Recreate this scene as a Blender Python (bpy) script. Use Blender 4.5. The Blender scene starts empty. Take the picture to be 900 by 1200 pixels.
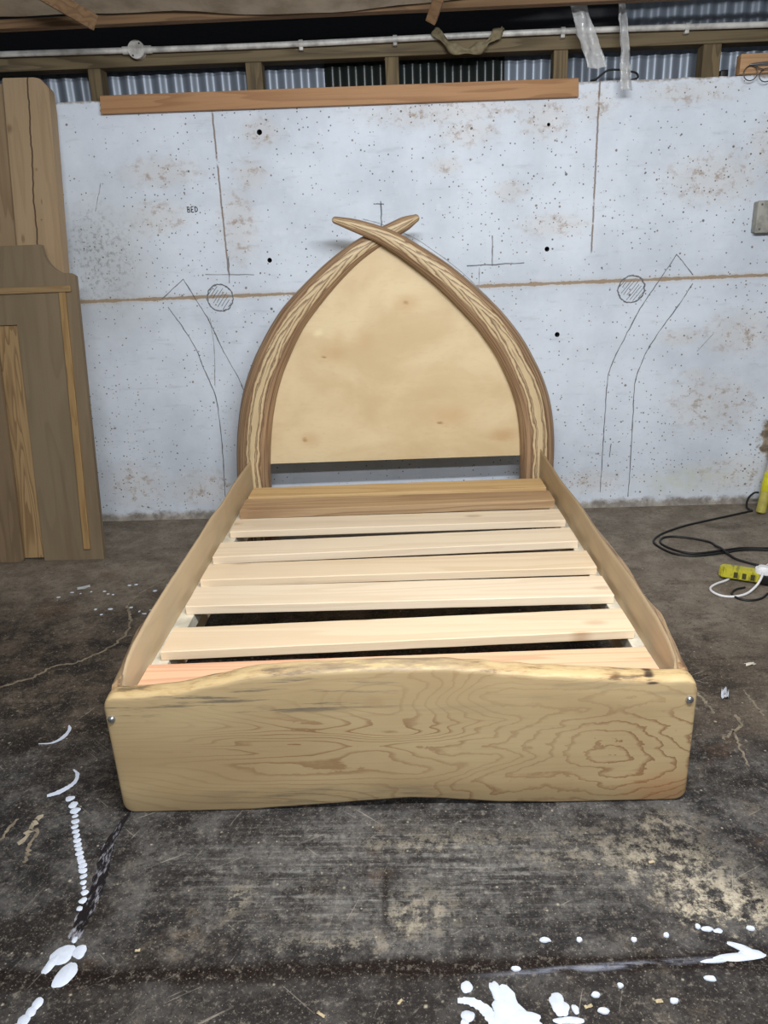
import bpy, bmesh, math, random
from mathutils import Vector, Matrix, noise as mnoise

S = bpy.context.scene
COL = S.collection
rng = random.Random(7)

# ------------------------------------------------------------------ camera
cam = bpy.data.cameras.new('camera')
cam.sensor_width = 36.0
cam.lens = 878.79 / 1200.0 * 36.0
cam.clip_start = 0.02
cam.clip_end = 60
cam_o = bpy.data.objects.new('camera', cam)
COL.objects.link(cam_o)
_r = Vector((0.99888144, 0.02679471, -0.03896041))
_u = Vector((0.0278818, 0.33170457, 0.9429712))
_f = Vector((-0.03818999, 0.94300271, -0.33058646))
cam_o.matrix_world = Matrix(((_r.x, _u.x, -_f.x, 0), (_r.y, _u.y, -_f.y, 0), (_r.z, _u.z, -_f.z, 1.3636), (0, 0, 0, 1)))
S.camera = cam_o

# ------------------------------------------------------------------ light
W = bpy.data.worlds.new('shed_air')
S.world = W
W.use_nodes = True
bg = W.node_tree.nodes['Background']
bg.inputs[0].default_value = (0.86, 0.93, 1.0, 1)
bg.inputs[1].default_value = 0.15


def strip_light(name, loc, target, sx, sy, power, col):
    l = bpy.data.lights.new(name, 'AREA')
    l.shape = 'RECTANGLE'
    l.size = sx
    l.size_y = sy
    l.energy = power
    l.color = col
    o = bpy.data.objects.new(name, l)
    COL.objects.link(o)
    o.location = loc
    d = Vector(target) - Vector(loc)
    o.rotation_euler = d.to_track_quat('-Z', 'Y').to_euler()
    return o


strip_light('workshop_strip_light', (0.35, 0.75, 2.12), (0.25, 2.4, 0.3), 1.25, 0.07, 63, (0.94, 0.975, 1.0))
strip_light('workshop_strip_light_upper_side', (0.35, 0.75, 2.16), (0.35, 1.2, 3.2), 1.25, 0.07, 26, (0.95, 0.975, 1.0))
strip_light('rear_fill_light', (0.2, -1.3, 2.5), (0.1, 3.8, 0.9), 1.5, 0.10, 62, (0.96, 0.98, 1.0))  # added fill behind the camera, brightens footboard front, floor and wall

S.view_settings.view_transform = 'Standard'
S.view_settings.look = 'None'
S.view_settings.gamma = 1
S.view_settings.use_curve_mapping = False
S.view_settings.exposure = 0.0


# ------------------------------------------------------------------ node helpers
def lin(c):
    return tuple(((v / 255) / 12.92 if v / 255 <= 0.04045 else ((v / 255 + 0.055) / 1.055) ** 2.4) for v in c) + (1.0,)


class T:
    def __init__(s, name):
        s.m = bpy.data.materials.new(name)
        s.m.use_nodes = True
        s.t = s.m.node_tree
        s.b = s.t.nodes['Principled BSDF']
        s.tc = None

    def new(s, k):
        return s.t.nodes.new(k)

    def put(s, sock, v):
        if isinstance(v, bpy.types.NodeSocket):
            s.t.links.new(v, sock)
        elif isinstance(v, tuple) and len(v) == 3 and sock.type == 'RGBA':
            sock.default_value = lin(v)
        else:
            sock.default_value = v

    def obj(s):
        if s.tc is None:
            s.tc = s.new('ShaderNodeTexCoord')
        return s.tc.outputs['Object']

    def rnd(s):
        return s.new('ShaderNodeObjectInfo').outputs['Random']

    def attr(s, name):
        n = s.new('ShaderNodeAttribute')
        n.attribute_name = name
        return n.outputs['Fac']

    def math(s, op, a, b=0.0, c=None, clamp=False):
        n = s.new('ShaderNodeMath')
        n.operation = op
        n.use_clamp = clamp
        s.put(n.inputs[0], a)
        s.put(n.inputs[1], b)
        if c is not None:
            s.put(n.inputs[2], c)
        return n.outputs[0]

    def add(s, a, b): return s.math('ADD', a, b)
    def sub(s, a, b): return s.math('SUBTRACT', a, b)
    def mul(s, a, b): return s.math('MULTIPLY', a, b)

    def vec(s, v, scale=(1, 1, 1), loc=(0, 0, 0), shift=None):
        n = s.new('ShaderNodeMapping')
        s.put(n.inputs['Vector'], v)
        n.inputs['Scale'].default_value = scale
        n.inputs['Location'].default_value = loc
        o = n.outputs[0]
        if shift is not None:
            a = s.new('ShaderNodeVectorMath')
            a.operation = 'ADD'
            s.put(a.inputs[0], o)
            s.put(a.inputs[1], shift)
            o = a.outputs[0]
        return o

    def xyz(s, v):
        n = s.new('ShaderNodeSeparateXYZ')
        s.put(n.inputs[0], v)
        return n.outputs

    def comb(s, x, y, z):
        n = s.new('ShaderNodeCombineXYZ')
        for i, q in enumerate((x, y, z)):
            s.put(n.inputs[i], q)
        return n.outputs[0]

    def noise(s, v, scale=1.0, detail=3.0, rough=0.5, dist=0.0):
        n = s.new('ShaderNodeTexNoise')
        s.put(n.inputs['Vector'], v)
        n.inputs['Scale'].default_value = scale
        n.inputs['Detail'].default_value = detail
        n.inputs['Roughness'].default_value = rough
        n.inputs['Distortion'].default_value = dist
        return n.outputs['Fac']

    def vor(s, v, scale, rand=1.0):
        n = s.new('ShaderNodeTexVoronoi')
        n.voronoi_dimensions = '2D'
        s.put(n.inputs['Vector'], v)
        n.inputs['Scale'].default_value = scale
        n.inputs['Randomness'].default_value = rand
        return n.outputs['Distance'], n.outputs['Color']

    def step(s, v, a, b, lo=0.0, hi=1.0):
        """smooth 0..1 as v goes a..b"""
        n = s.new('ShaderNodeMapRange')
        n.interpolation_type = 'SMOOTHSTEP'
        s.put(n.inputs[0], v)
        s.put(n.inputs[1], a)
        s.put(n.inputs[2], b)
        n.inputs[3].default_value = lo
        n.inputs[4].default_value = hi
        return n.outputs[0]

    def mix(s, f, a, b, mode='MIX'):
        n = s.new('ShaderNodeMix')
        n.data_type = 'RGBA'
        n.blend_type = mode
        s.put(n.inputs[0], f)
        s.put(n.inputs[6], a)
        s.put(n.inputs[7], b)
        return n.outputs[2]

    def ramp(s, f, stops):
        n = s.new('ShaderNodeValToRGB')
        s.put(n.inputs[0], f)
        e = n.color_ramp.elements
        while len(e) < len(stops):
            e.new(0.5)
        for k, (p, c) in enumerate(stops):
            e[k].position = p
            e[k].color = lin(c)
        return n.outputs[0]

    def blob(s, x, y, cx, cy, rx, ry, soft=0.4):
        """1 inside an ellipse, soft edge"""
        a = s.mul(s.sub(x, cx), 1.0 / rx)
        b = s.mul(s.sub(y, cy), 1.0 / ry)
        d = s.math('SQRT', s.add(s.mul(a, a), s.mul(b, b)))
        return s.step(d, 1.0, soft)

    def done(s, color, rough=0.6, bump=None, bstr=0.3, bdist=0.002, spec=0.4, metal=0.0):
        s.put(s.b.inputs['Base Color'], color)
        s.put(s.b.inputs['Roughness'], rough)
        s.put(s.b.inputs['Metallic'], metal)
        s.b.inputs['Specular IOR Level'].default_value = spec
        if bump is not None:
            n = s.new('ShaderNodeBump')
            n.inputs['Strength'].default_value = bstr
            n.inputs['Distance'].default_value = bdist
            s.put(n.inputs['Height'], bump)
            s.t.links.new(n.outputs[0], s.b.inputs['Normal'])
        return s.m


def plain(name, c, rough=0.5, metal=0.0, spec=0.5, dirt=0.12, scale=30):
    t = T(name)
    n = t.noise(t.obj(), scale, 4, 0.6)
    col = t.mix(t.step(n, 0.35, 0.75, 0, 1), c, tuple(int(v * (1 - dirt)) for v in c))
    return t.done(col, rough, n, 0.15, 0.001, spec, metal)


def wood(name, base, dark, axis=0, ring=9.0, line=0.55, cross=9.0, along=0.9, stain=None, knots=0.0,
         rough=0.65, seed=0.0, knotcol=(120, 84, 52), per_object=False):
    """sawn timber: contour growth lines of a stretched noise, fibres, optional knots and grey stain"""
    t = T(name)
    sc = [cross] * 3
    sc[axis] = along
    sh = None
    if per_object:
        r = t.rnd()
        sh = t.comb(t.mul(r, 37.0), t.mul(r, 91.0), t.mul(r, 53.0))
    v = t.vec(t.obj(), tuple(sc), (seed, seed * 1.7, seed * 0.6), sh)
    big = t.noise(v, 1.0, 2.0, 0.45, 0.25)
    sc2 = [140.0] * 3
    sc2[axis] = 5.0
    fib = t.noise(t.vec(t.obj(), tuple(sc2), (seed, 0, 0), sh), 1.0, 3, 0.6)
    ph = t.math('FRACT', t.add(t.mul(big, ring), t.mul(fib, 0.22)))
    ln = t.math('MULTIPLY', t.step(ph, 0.35, 0.92), t.step(ph, 1.0, 0.93))
    col = t.mix(t.mul(ln, line), base, dark)
    mid = tuple(int(a * 0.5 + b * 0.5) for a, b in zip(base, dark))
    col = t.mix(t.step(fib, 0.45, 0.75, 0, 0.35), col, mid)
    bl = t.noise(v, 0.55, 2, 0.5)
    col = t.mix(t.step(bl, 0.45, 0.72, 0, 0.35), col, tuple(int(q * 0.86) for q in base))
    if stain:
        sn = t.noise(v, 0.8, 4, 0.65)
        col = t.mix(t.step(sn, 0.56, 0.68, 0, 0.75), col, stain)
    if knots:
        sc3 = [1.0] * 3
        sc3[axis] = 0.45
        kx, ky, kz = t.xyz(t.vec(t.obj(), tuple(sc3), (seed, 0, 0), sh))
        d, c = t.vor(t.comb(*((kx, ky, 0.0) if axis == 0 else (kz, kx, 0.0))), 6.5)
        pick = t.step(t.xyz(c)[0], 1 - knots - 0.01, 1 - knots + 0.01)
        k = t.mul(t.step(t.add(d, t.mul(fib, 0.05)), 0.17, 0.06), pick)
        col = t.mix(t.mul(k, t.step(t.xyz(c)[1], 0.0, 1.0, .25, .9)), col, knotcol)
    return t.done(col, rough, fib, 0.25, 0.0012, 0.3)


# ------------------------------------------------------------------ mesh helpers
def link(name, bm, mats, parent=None, smooth=None, **props):
    me = bpy.data.meshes.new(name)
    bmesh.ops.recalc_face_normals(bm, faces=bm.faces)
    bm.to_mesh(me)
    bm.free()
    if not isinstance(mats, (list, tuple)):
        mats = [mats]
    for m in mats:
        me.materials.append(m)
    if smooth is not None:
        for p in me.polygons:
            p.use_smooth = True
        me.set_sharp_from_angle(angle=math.radians(smooth))
    o = bpy.data.objects.new(name, me)
    COL.objects.link(o)
    if parent:
        o.parent = parent
    for k, v in props.items():
        o[k] = v
    return o


def empty(name, loc, label, cat, rz=0.0, group=None):
    o = bpy.data.objects.new(name, None)
    COL.objects.link(o)
    o.location = loc
    o.rotation_euler = (0, 0, rz)
    o.empty_display_size = 0.1
    o['label'] = label
    o['category'] = cat
    if group:
        o['group'] = group
    return o


def box(bm, x0, x1, y0, y1, z0, z1, bevel=0.0, seg=2):
    b = bmesh.new()
    bmesh.ops.create_cube(b, size=1)
    for v in b.verts:
        v.co = Vector((x0 + (v.co.x + .5) * (x1 - x0), y0 + (v.co.y + .5) * (y1 - y0), z0 + (v.co.z + .5) * (z1 - z0)))
    if bevel:
        bmesh.ops.bevel(b, geom=b.edges[:], offset=bevel, segments=seg, affect='EDGES', profile=0.5)
    merge(bm, b)
    return bm


def merge(bm, b):
    me = bpy.data.meshes.new('tmp')
    b.to_mesh(me)
    b.free()
    bm.from_mesh(me)
    bpy.data.meshes.remove(me)


def hexa(bm, c8, bevel=0.0):
    """box from 8 corners: 4 bottom then 4 top, same order"""
    b = bmesh.new()
    v = [b.verts.new(c) for c in c8]
    for f in ((0, 1, 2, 3), (4, 5, 6, 7), (0, 1, 5, 4), (1, 2, 6, 5), (2, 3, 7, 6), (3, 0, 4, 7)):
        b.faces.new([v[i] for i in f])
    bmesh.ops.recalc_face_normals(b, faces=b.faces)
    if bevel:
        bmesh.ops.bevel(b, geom=b.edges[:], offset=bevel, segments=2, affect='EDGES', profile=0.5)
    merge(bm, b)
    return bm


def catmull(pts, n=8):
    P = [Vector(p) for p in pts]
    P = [P[0] * 2 - P[1]] + P + [P[-1] * 2 - P[-2]]
    out = []
    for i in range(1, len(P) - 2):
        a, b, c, d = P[i - 1:i + 3]
        for k in range(n):
            t = k / n
            out.append(0.5 * ((2 * b) + (c - a) * t + (2 * a - 5 * b + 4 * c - d) * t * t + (3 * b - a - 3 * c + d) * t ** 3))
    out.append(P[-2].copy())
    return out


def tube(bm, pts, r, seg=10, caps=True):
    """round tube along points; r number or list"""
    n = len(pts)
    R = r if isinstance(r, (list, tuple)) else [r] * n
    prev = None
    up = None
    rings = []
    for i, p in enumerate(pts):
        d = (Vector(pts[min(i + 1, n - 1)]) - Vector(pts[max(i - 1, 0)])).normalized()
        if up is None:
            up = Vector((0, 0, 1)) if abs(d.z) < 0.9 else Vector((1, 0, 0))
        a = d.cross(up)
        if a.length < 1e-5:
            a = d.orthogonal()
        a.normalize()
        up = a.cross(d).normalized()
        ring = [bm.verts.new(Vector(p) + (a * math.cos(q) + up * math.sin(q)) * R[i]) for q in [2 * math.pi * k / seg for k in range(seg)]]
        rings.append(ring)
    for A, B in zip(rings, rings[1:]):
        for k in range(seg):
            bm.faces.new((A[k], A[(k + 1) % seg], B[(k + 1) % seg], B[k]))
    if caps:
        bm.faces.new(rings[0])
        bm.faces.new(rings[-1])
    return bm


def prism(bm, outline, f0, f1):
    """closed outline (list of 2D) between two mapping functions"""
    A = [bm.verts.new(f0(p)) for p in outline]
    B = [bm.verts.new(f1(p)) for p in outline]
    n = len(outline)
    bm.faces.new(A)
    bm.faces.new(B)
    for k in range(n):
        bm.faces.new((A[k], A[(k + 1) % n], B[(k + 1) % n], B[k]))
    return bm


def ribbon(bm, pts, w, f, th=0.0006, jitter=0.0, taper=False):
    """flat mark of width w along 2D pts, f maps (a,b,h) to 3D with h the thickness off the surface"""
    n = len(pts)
    L, R = [], []
    for i, p in enumerate(pts):
        a = Vector(pts[max(i - 1, 0)])
        b = Vector(pts[min(i + 1, n - 1)])
        d = (b - a).to_2d()
        d = d.normalized() if d.length > 1e-9 else Vector((1, 0))
        nn = Vector((-d.y, d.x))
        ww = (w[i] if isinstance(w, (list, tuple)) else w) * 0.5
        if taper:
            ww *= 0.25 + 0.75 * math.sin(math.pi * (i + 0.5) / n)
        q = Vector(p).to_2d()
        L.append(q + nn * ww * (1 + rng.uniform(-jitter, jitter)))
        R.append(q - nn * ww * (1 + rng.uniform(-jitter, jitter)))
    out = L + R[::-1]
    A = [bm.verts.new(f(p.x, p.y, th)) for p in out]
    m = len(out)
    for k in range(n - 1):
        bm.faces.new((A[k], A[k + 1], A[m - 2 - k], A[m - 1 - k]))
    return bm


def cyl(bm, p0, p1, r, seg=16, r1=None):
    return tube(bm, [p0, p1], [r, r if r1 is None else r1], seg)


# ================================================================== SETTING
WY = 3.8615          # front face of the back wall


def wall_top(x):
    return 2.048 - 0.0094 * x


# ---- painted concrete wall
t = T('painted_concrete')
P = t.obj()
X, Y, Z = t.xyz(P)
flat = t.comb(X, 0.0, Z)
flatp = t.comb(X, Z, 0.0)
n1 = t.noise(flat, 2.2, 6, 0.62)
n2 = t.noise(flat, 14, 6, 0.68)
n3 = t.noise(t.vec(flat, (3, 1, 14)), 2.0, 5, 0.65)
n4 = t.noise(flat, 70, 4, 0.7)
col = t.mix(t.step(n1, 0.35, 0.7), (222, 230, 242), (202, 210, 222))
col = t.mix(t.step(n3, 0.54, 0.75, 0, 0.45), col, (178, 184, 194))
col = t.mix(t.step(n2, 0.55, 0.8, 0, 0.6), col, (234, 239, 247))
col = t.mix(t.mul(t.step(n4, 0.56, 0.72), t.step(n2, 0.5, 0.4, 0, .5)), col, (176, 178, 182))
# brown stains, grouped where the wall carries them
stain_spots = [(0.66, 1.90, .20, .14), (0.893, 1.95, .14, .12), (0.30, 1.86, .22, .10), (0.72, 1.44, .24, .08), (1.66, .90, .28, .16), (0.2, 1.72, .12, .06),
               (1.37, .89, .18, .06), (-.66, 1.90, .16, .10), (-.80, 1.50, .14, .26), (-1.19, 1.55, .22, .12), (-1.15, 1.75, .28, .10), (-.72, 1.72, .12, .1),
               (-1.50, .20, .24, .18), (-1.1, .17, .32, .15), (.95, .15, .24, .10), (1.45, 1.62, .34, .18), (1.55, .55, .34, .22), (0.05, 1.93, .14, .08),
               (1.72, .17, .34, .15), (0.2, 1.95, .6, .09), (1.3, 1.98, .36, .08), (1.68, 1.75, .14, .16), (.5, 1.60, .12, .07), (1.45, .70, .1, .05)]
sm = None
for (a, b, c, d) in stain_spots:
    k = t.blob(X, Z, a, b, c, d, 0.1)
    sm = k if sm is None else t.math('MAXIMUM', sm, k)
sn = t.noise(t.vec(flat, (1, 1, 1.3)), 18, 6, 0.74)
st = t.mul(t.step(sn, 0.5, 0.64), sm)
col = t.mix(t.mul(sm, 0.25), col, (206, 194, 176))
col = t.mix(t.mul(st, 0.68), col, (150, 118, 84))
# mossy dark rash by the tall boards
rash = t.mul(t.blob(X, Z, -1.50, 1.38, .24, .34, 0.1), t.step(t.noise(flat, 42, 5, 0.75), 0.5, 0.6))
col = t.mix(t.mul(rash, 0.6), col, (92, 94, 92))
col = t.mix(t.mul(t.blob(X, Z, -1.45, 1.35, .38, .5, 0.0), 0.35), col, (160, 160, 152))
# small pits, denser in places
dens = t.step(t.noise(flat, 1.7, 3, .6), .38, .66, -.10, .16)
for (scale, r1, pick) in ((9.0, 0.065, 0.78), (21.0, 0.10, 0.76), (46.0, 0.17, 0.80)):
    dd, cc = t.vor(flatp, scale)
    cx = t.xyz(cc)
    pk = t.sub(pick, dens)
    on = t.step(t.sub(cx[0], pk), 0.0, 0.02)
    rad = t.mul(t.step(cx[1], 0.0, 1.0, .35, 1.0), r1)
    edge = t.add(dd, t.mul(t.sub(n4, .5), r1 * .8))
    pit = t.mul(t.step(t.sub(edge, rad), 0.010, -0.030), on)
    col = t.mix(t.mul(pit, 0.85), col, t.mix(t.step(cx[2], 0.4, 0.8), (70, 68, 66), (124, 102, 80)))
# damaged patch low on the right
dm = t.blob(t.add(X, t.mul(t.sub(n2, 0.5), .2)), Z, 1.90, .36, .10, .15, 0.7)
col = t.mix(dm, col, t.mix(t.step(n2, .4, .6), (168, 154, 136), (112, 98, 84)))
ylw = t.mul(t.blob(X, Z, 1.45, .14, .35, .12, 0.2), t.step(n2, 0.3, 0.6))
col = t.mix(t.mul(ylw, 0.3), col, (196, 196, 150))
# form joints
wob = t.mul(t.sub(t.noise(t.vec(flat, (1, 1, 0.2)), 26, 4, 0.7), 0.5), 0.012)
hj = t.math('ABSOLUTE', t.add(t.sub(Z, 1.1725), wob))
jw = t.noise(t.vec(flat, (1, 1, 0.0)), 9, 4, 0.7)
hw = t.step(jw, 0.3, 0.75, 0.004, 0.012)
hm = t.step(t.sub(hj, hw), 0.002, -0.002)
col = t.mix(t.mul(t.step(t.sub(hj, hw), 0.02, 0.0), 0.25), col, (184, 170, 150))
col = t.mix(t.mul(hm, 0.9), col, t.mix(n2, (142, 118, 92), (172, 150, 122)))
vm = None
for (xx, z0, z1) in ((-.875, 1.27, 2.0), (.898, 1.3, 2.06)):
    vwob = t.mul(t.sub(t.noise(t.vec(flat, (0.2, 1, 1)), 22, 4, 0.7), 0.5), 0.012)
    vj = t.math('ABSOLUTE', t.add(t.sub(X, xx), vwob))
    vv = t.mul(t.step(vj, 0.0055, 0.0025), t.mul(t.step(Z, z0, z0 + .02), t.step(Z, z1, z1 - 0.02)))
    vv = t.mul(vv, t.step(t.noise(t.comb(xx, 0.0, Z), 11, 4, 0.7), 0.36, 0.46))
    vm = vv if vm is None else t.math('MAXIMUM', vm, vv)
col = t.mix(t.mul(vm, 0.8), col, (118, 92, 70))
# bare strip at the foot of the wall and at its top edge
ft = t.step(t.add(Z, t.mul(t.sub(n2, 0.5), 0.09)), 0.060, 0.022)
col = t.mix(t.mul(ft, .9), col, t.mix(t.step(n2, .35, .65), (118, 108, 96), (172, 164, 152)))
tp = t.step(t.add(t.add(Z, t.mul(X, 0.0094)), t.mul(t.sub(n2, 0.5), 0.06)), 2.036, 2.05)
col = t.mix(t.mul(tp, 0.8), col, (136, 122, 104))
m_wall = t.done(col, 0.75, t.sub(t.mul(n2, 0.5), t.add(t.mul(hm, 0.8), t.mul(vm, 0.6))), 0.35, 0.004, 0.25)

bm = bmesh.new()
xs = [-4.0 + 8.0 * k / 200 for k in range(201)]
tops = [wall_top(x) + 0.006 * (mnoise.noise(Vector((x * 9, 0, 0))) + 0.6 * mnoise.noise(Vector((x * 31, 3, 0)))) for x in xs]
outl = [(xs[0], -0.05), (xs[-1], -0.05)] + [(x, z) for x, z in zip(xs[::-1], tops[::-1])]
prism(bm, outl, lambda p: (p[0], WY, p[1]), lambda p: (p[0], WY + 0.15, p[1]))
wall = link('wall_back', bm, m_wall, kind='structure', label='white painted concrete back wall with pencil drawings and brown joints')
# drilled tie holes
m_hole = plain('hole_dark', (30, 27, 25), 0.9)
for k, (hx, hz, hr) in enumerate(((-.663, 1.899, .013), (-.666, 1.334, .012), (.684, 1.333, .012), (.748, .926, .013), (.674, 1.874, .008))):
    b = bmesh.new()
    cyl(b, (hx, WY - 0.02, hz), (hx, WY + 0.07, hz), hr, 14, hr * 0.8)
    bmesh.ops.recalc_face_normals(b, faces=b.faces)
    cut = link('cutter', b, m_hole)
    md = wall.modifiers.new('h', 'BOOLEAN')
    md.object = cut
    md.operation = 'DIFFERENCE'
    md.solver = 'EXACT'
    md.material_mode = 'TRANSFER'
    bpy.context.view_layer.update()
    me = bpy.data.meshes.new_from_object(wall.evaluated_get(bpy.context.evaluated_depsgraph_get()))
    wall.modifiers.clear()
    wall.data = me
    bpy.data.objects.remove(cut)

# ---- pencil drawings on the wall
m_pencil = plain('pencil_graphite', (118, 120, 127), 0.7, dirt=0.3, scale=60)
m_pencil_faint = plain('pencil_faint', (172, 175, 182), 0.7, dirt=0.25, scale=60)
m_marker = plain('marker_ink', (40, 40, 44), 0.6)
wf = lambda a, b, h: (a, WY - h, b)
pencil = {
    'la1': [(-1.222, 1.173), (-1.103, 1.262), (-1.055, 1.167), (-1.005, 1.074), (-0.942, 0.902), (-0.884, 0.778), (-0.857, 0.698)],
    'la2': [(-1.198, 1.131), (-1.14, 1.037), (-1.081, 0.916), (-1.047, 0.797), (-1.011, 0.685), (-1.003, 0.559), (-1.005, 0.373), (-1.019, 0.124)],
    'ra1': [(1.008, 0.09), (1.008, 0.309), (1.009, 0.447), (1.01, 0.647), (1.014, 0.721), (1.047, 0.819), (1.095, 0.922), (1.15, 1.036), (1.217, 1.142), (1.307, 1.285), (1.393, 1.187)],
    'ra2': [(1.397, 1.147), (1.336, 1.045), (1.262, 0.937), (1.207, 0.843), (1.178, 0.771), (1.151, 0.664), (1.154, 0.442), (1.157, 0.211), (1.158, 0.059)],
    'ra3': [(1.049, 0.354), (1.045, 0.28)],
    'lv': [(-0.866, 1.361), (-0.875, 1.234)], 'lh': [(-0.99, 1.278), (-0.748, 1.269)],
    'tv': [(-0.111, 1.579), (-0.112, 1.465)], 'th': [(-0.145, 1.569), (-0.096, 1.567)],
    'cv': [(0.421, 1.405), (0.422, 1.264)], 'ch': [(0.297, 1.269), (0.575, 1.274)],
}
faint = {
    'la3': [(-0.992, 1.073), (-0.989, 0.912), (-1.006, 0.73)],
    'arc': [(-0.201, 1.503), (-0.12, 1.48), (0.059, 1.4), (0.247, 1.263), (0.364, 1.154), (0.466, 1.049), (0.56, 0.92)],
    'l5': [(-1.445, 1.712), (-1.49, 1.589)],
    'cvl': [(0.36, 1.262), (0.352, 1.10)], 'rl': [(1.45, .82), (1.52, .9)],
}


def dense(pts, n=6, straight=False):
    if len(pts) == 2 or straight:
        out = []
        for a, b in zip(pts, pts[1:]):
            for k in range(n):
                out.append(Vector(a).lerp(Vector(b), k / n))
        return out + [Vector(pts[-1])]
    return [p.to_2d() for p in catmull([(a, b, 0) for a, b in pts], n)]


def pencil_obj(name, sets, mat, w, label, peak=()):
    bm = bmesh.new()
    for key in sets:
        src = pencil.get(key) or faint[key]
        d = dense(src, 6, key in peak)
        d = [p + Vector((rng.uniform(-.0012, .0012), rng.uniform(-.0012, .0012))) for p in d]
        ribbon(bm, d, w, wf, 0.0006, 0.5)
    return link(name, bm, mat, wall, label=label)


pencil_obj('pencil_arch', ['la1', 'la2', 'lv', 'lh'], m_pencil, 0.0044, 'pencil sketch of a curved horn left of the headboard', ('la1',))
pencil_obj('pencil_arch', ['ra1', 'ra2', 'ra3'], m_pencil, 0.0044, 'pencil sketch of a curved horn right of the headboard', ('ra1',))
pencil_obj('pencil_cross', ['tv', 'th'], m_pencil, 0.0055, 'small pencil cross above the headboard tips')
pencil_obj('pencil_cross', ['cv', 'ch'], m_pencil, 0.005, 'pencil cross right of the headboard top')
pencil_obj('pencil_line', list(faint), m_pencil_faint, 0.004, 'faint pencil guide lines')


def scribble(cx, cz, r, label, seed):
    q = random.Random(seed)
    bm = bmesh.new()
    for rep in range(2):
        ring = [Vector((cx + q.uniform(-.003, .003) + (r + q.uniform(-.004, .004)) * math.cos(a), cz + (r + q.uniform(-.003, .003)) * math.sin(a)))
                for a in [2 * math.pi * k / 40 + rep for k in range(41)]]
        ribbon(bm, ring, 0.005, wf, 0.0006 + rep * 0.0002)
    for k in range(-4, 5):
        o = k * r / 4.6
        h = math.sqrt(max(r * r - o * o, 0)) * 0.9
        d = Vector((0.62, 0.78))
        nn = Vector((-d.y, d.x))
        a = Vector((cx, cz)) + nn * o - d * h * q.uniform(.4, 1)
        b = Vector((cx, cz)) + nn * o + d * h * q.uniform(.4, 1)
        ribbon(bm, [a, a.lerp(b, .5) + Vector((q.uniform(-.004, .004), 0)), b], 0.003, wf, 0.0006)
    return link('pencil_circle', bm, m_pencil, wall, label=label)


scribble(-0.93, 1.166, 0.064, 'hatched pencil circle left of the headboard', 3)
scribble(1.102, 1.131, 0.064, 'hatched pencil circle right of the headboard', 4)
# the word BED in small marker letters
bm = bmesh.new()
bx0, bz0, lw, lh = -1.042, 1.567, 0.0115, 0.025
g = lambda i, pts: [(bx0 + i * 0.0185 + a * lw, bz0 + b * lh) for a, b in pts]
for i, strokes in ((0, [[(0, 0), (0, 1)], [(0, 1), (.8, .9), (.8, .6), (0, .5)], [(0, .5), (1, .4), (1, .1), (0, 0)]]),
                   (1, [[(0, 0), (0, 1)], [(0, 1), (1, 1)], [(0, .5), (.8, .5)], [(0, 0), (1, 0)]]),
                   (2, [[(0, 0), (0, 1)], [(0, 1), (.8, .8), (1, .5), (.8, .2), (0, 0)]])):
    for s_ in strokes:
        ribbon(bm, g(i, s_), 0.0042, wf, 0.0007)
link('marker_writing', bm, m_marker, wall, label='the word BED in black marker')

# ---- concrete floor
t = T('stained_concrete_floor')
P = t.obj()
X, Y, Z = t.xyz(P)
f2 = t.comb(X, Y, 0.0)
n1 = t.noise(f2, 1.6, 8, 0.66)
n2 = t.noise(f2, 8, 9, 0.74)
n3 = t.noise(f2, 55, 6, 0.75)
n5 = t.noise(f2, 26, 8, 0.78)
nw = t.add(Y, t.mul(t.sub(n1, 0.5), 1.3))
rt = t.mul(t.step(t.add(X, t.mul(t.sub(n1, .5), .8)), .7, 1.2), t.step(Y, 1.5, 1.9))
far = t.step(t.add(nw, t.mul(rt, .25)), 2.45, 3.2)
near = t.step(nw, 2.2, 1.6)
far = t.math('MAXIMUM', far, t.mul(t.step(t.add(Y, t.mul(t.sub(n2, .5), .5)), 3.0, 3.4), .85))
dark = t.mix(t.step(n2, 0.40, 0.62), (40, 35, 32), (86, 76, 66))
dark = t.mix(t.mul(rt, .55), dark, (108, 97, 85))
lite = t.mix(t.step(n2, 0.38, 0.66), (112, 102, 91), (142, 133, 121))
fore = t.mix(t.step(n2, 0.42, 0.64), (36, 34, 35), (86, 84, 83))
col = t.mix(far, dark, lite)
col = t.mix(near, col, fore)
# worn patches and dark soaked patches
pw = t.mul(t.step(t.noise(f2, 3.1, 8, 0.74), 0.52, 0.64), t.step(n5, 0.42, 0.58))
col = t.mix(t.mul(pw, 0.5), col, (126, 115, 102))
dk = t.step(t.noise(t.vec(f2, (1, 1.8, 1), (4, 2, 0)), 2.3, 8, 0.72), 0.52, 0.64)
col = t.mix(t.mul(dk, t.sub(.72, t.mul(far, .4))), col, (31, 26, 23))
rust = t.step(t.noise(t.vec(f2, (1, 1, 1), (14, 7, 0)), 3.0, 7, 0.7), 0.58, 0.68)
col = t.mix(t.mul(rust, 0.35), col, (92, 66, 46))
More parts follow.
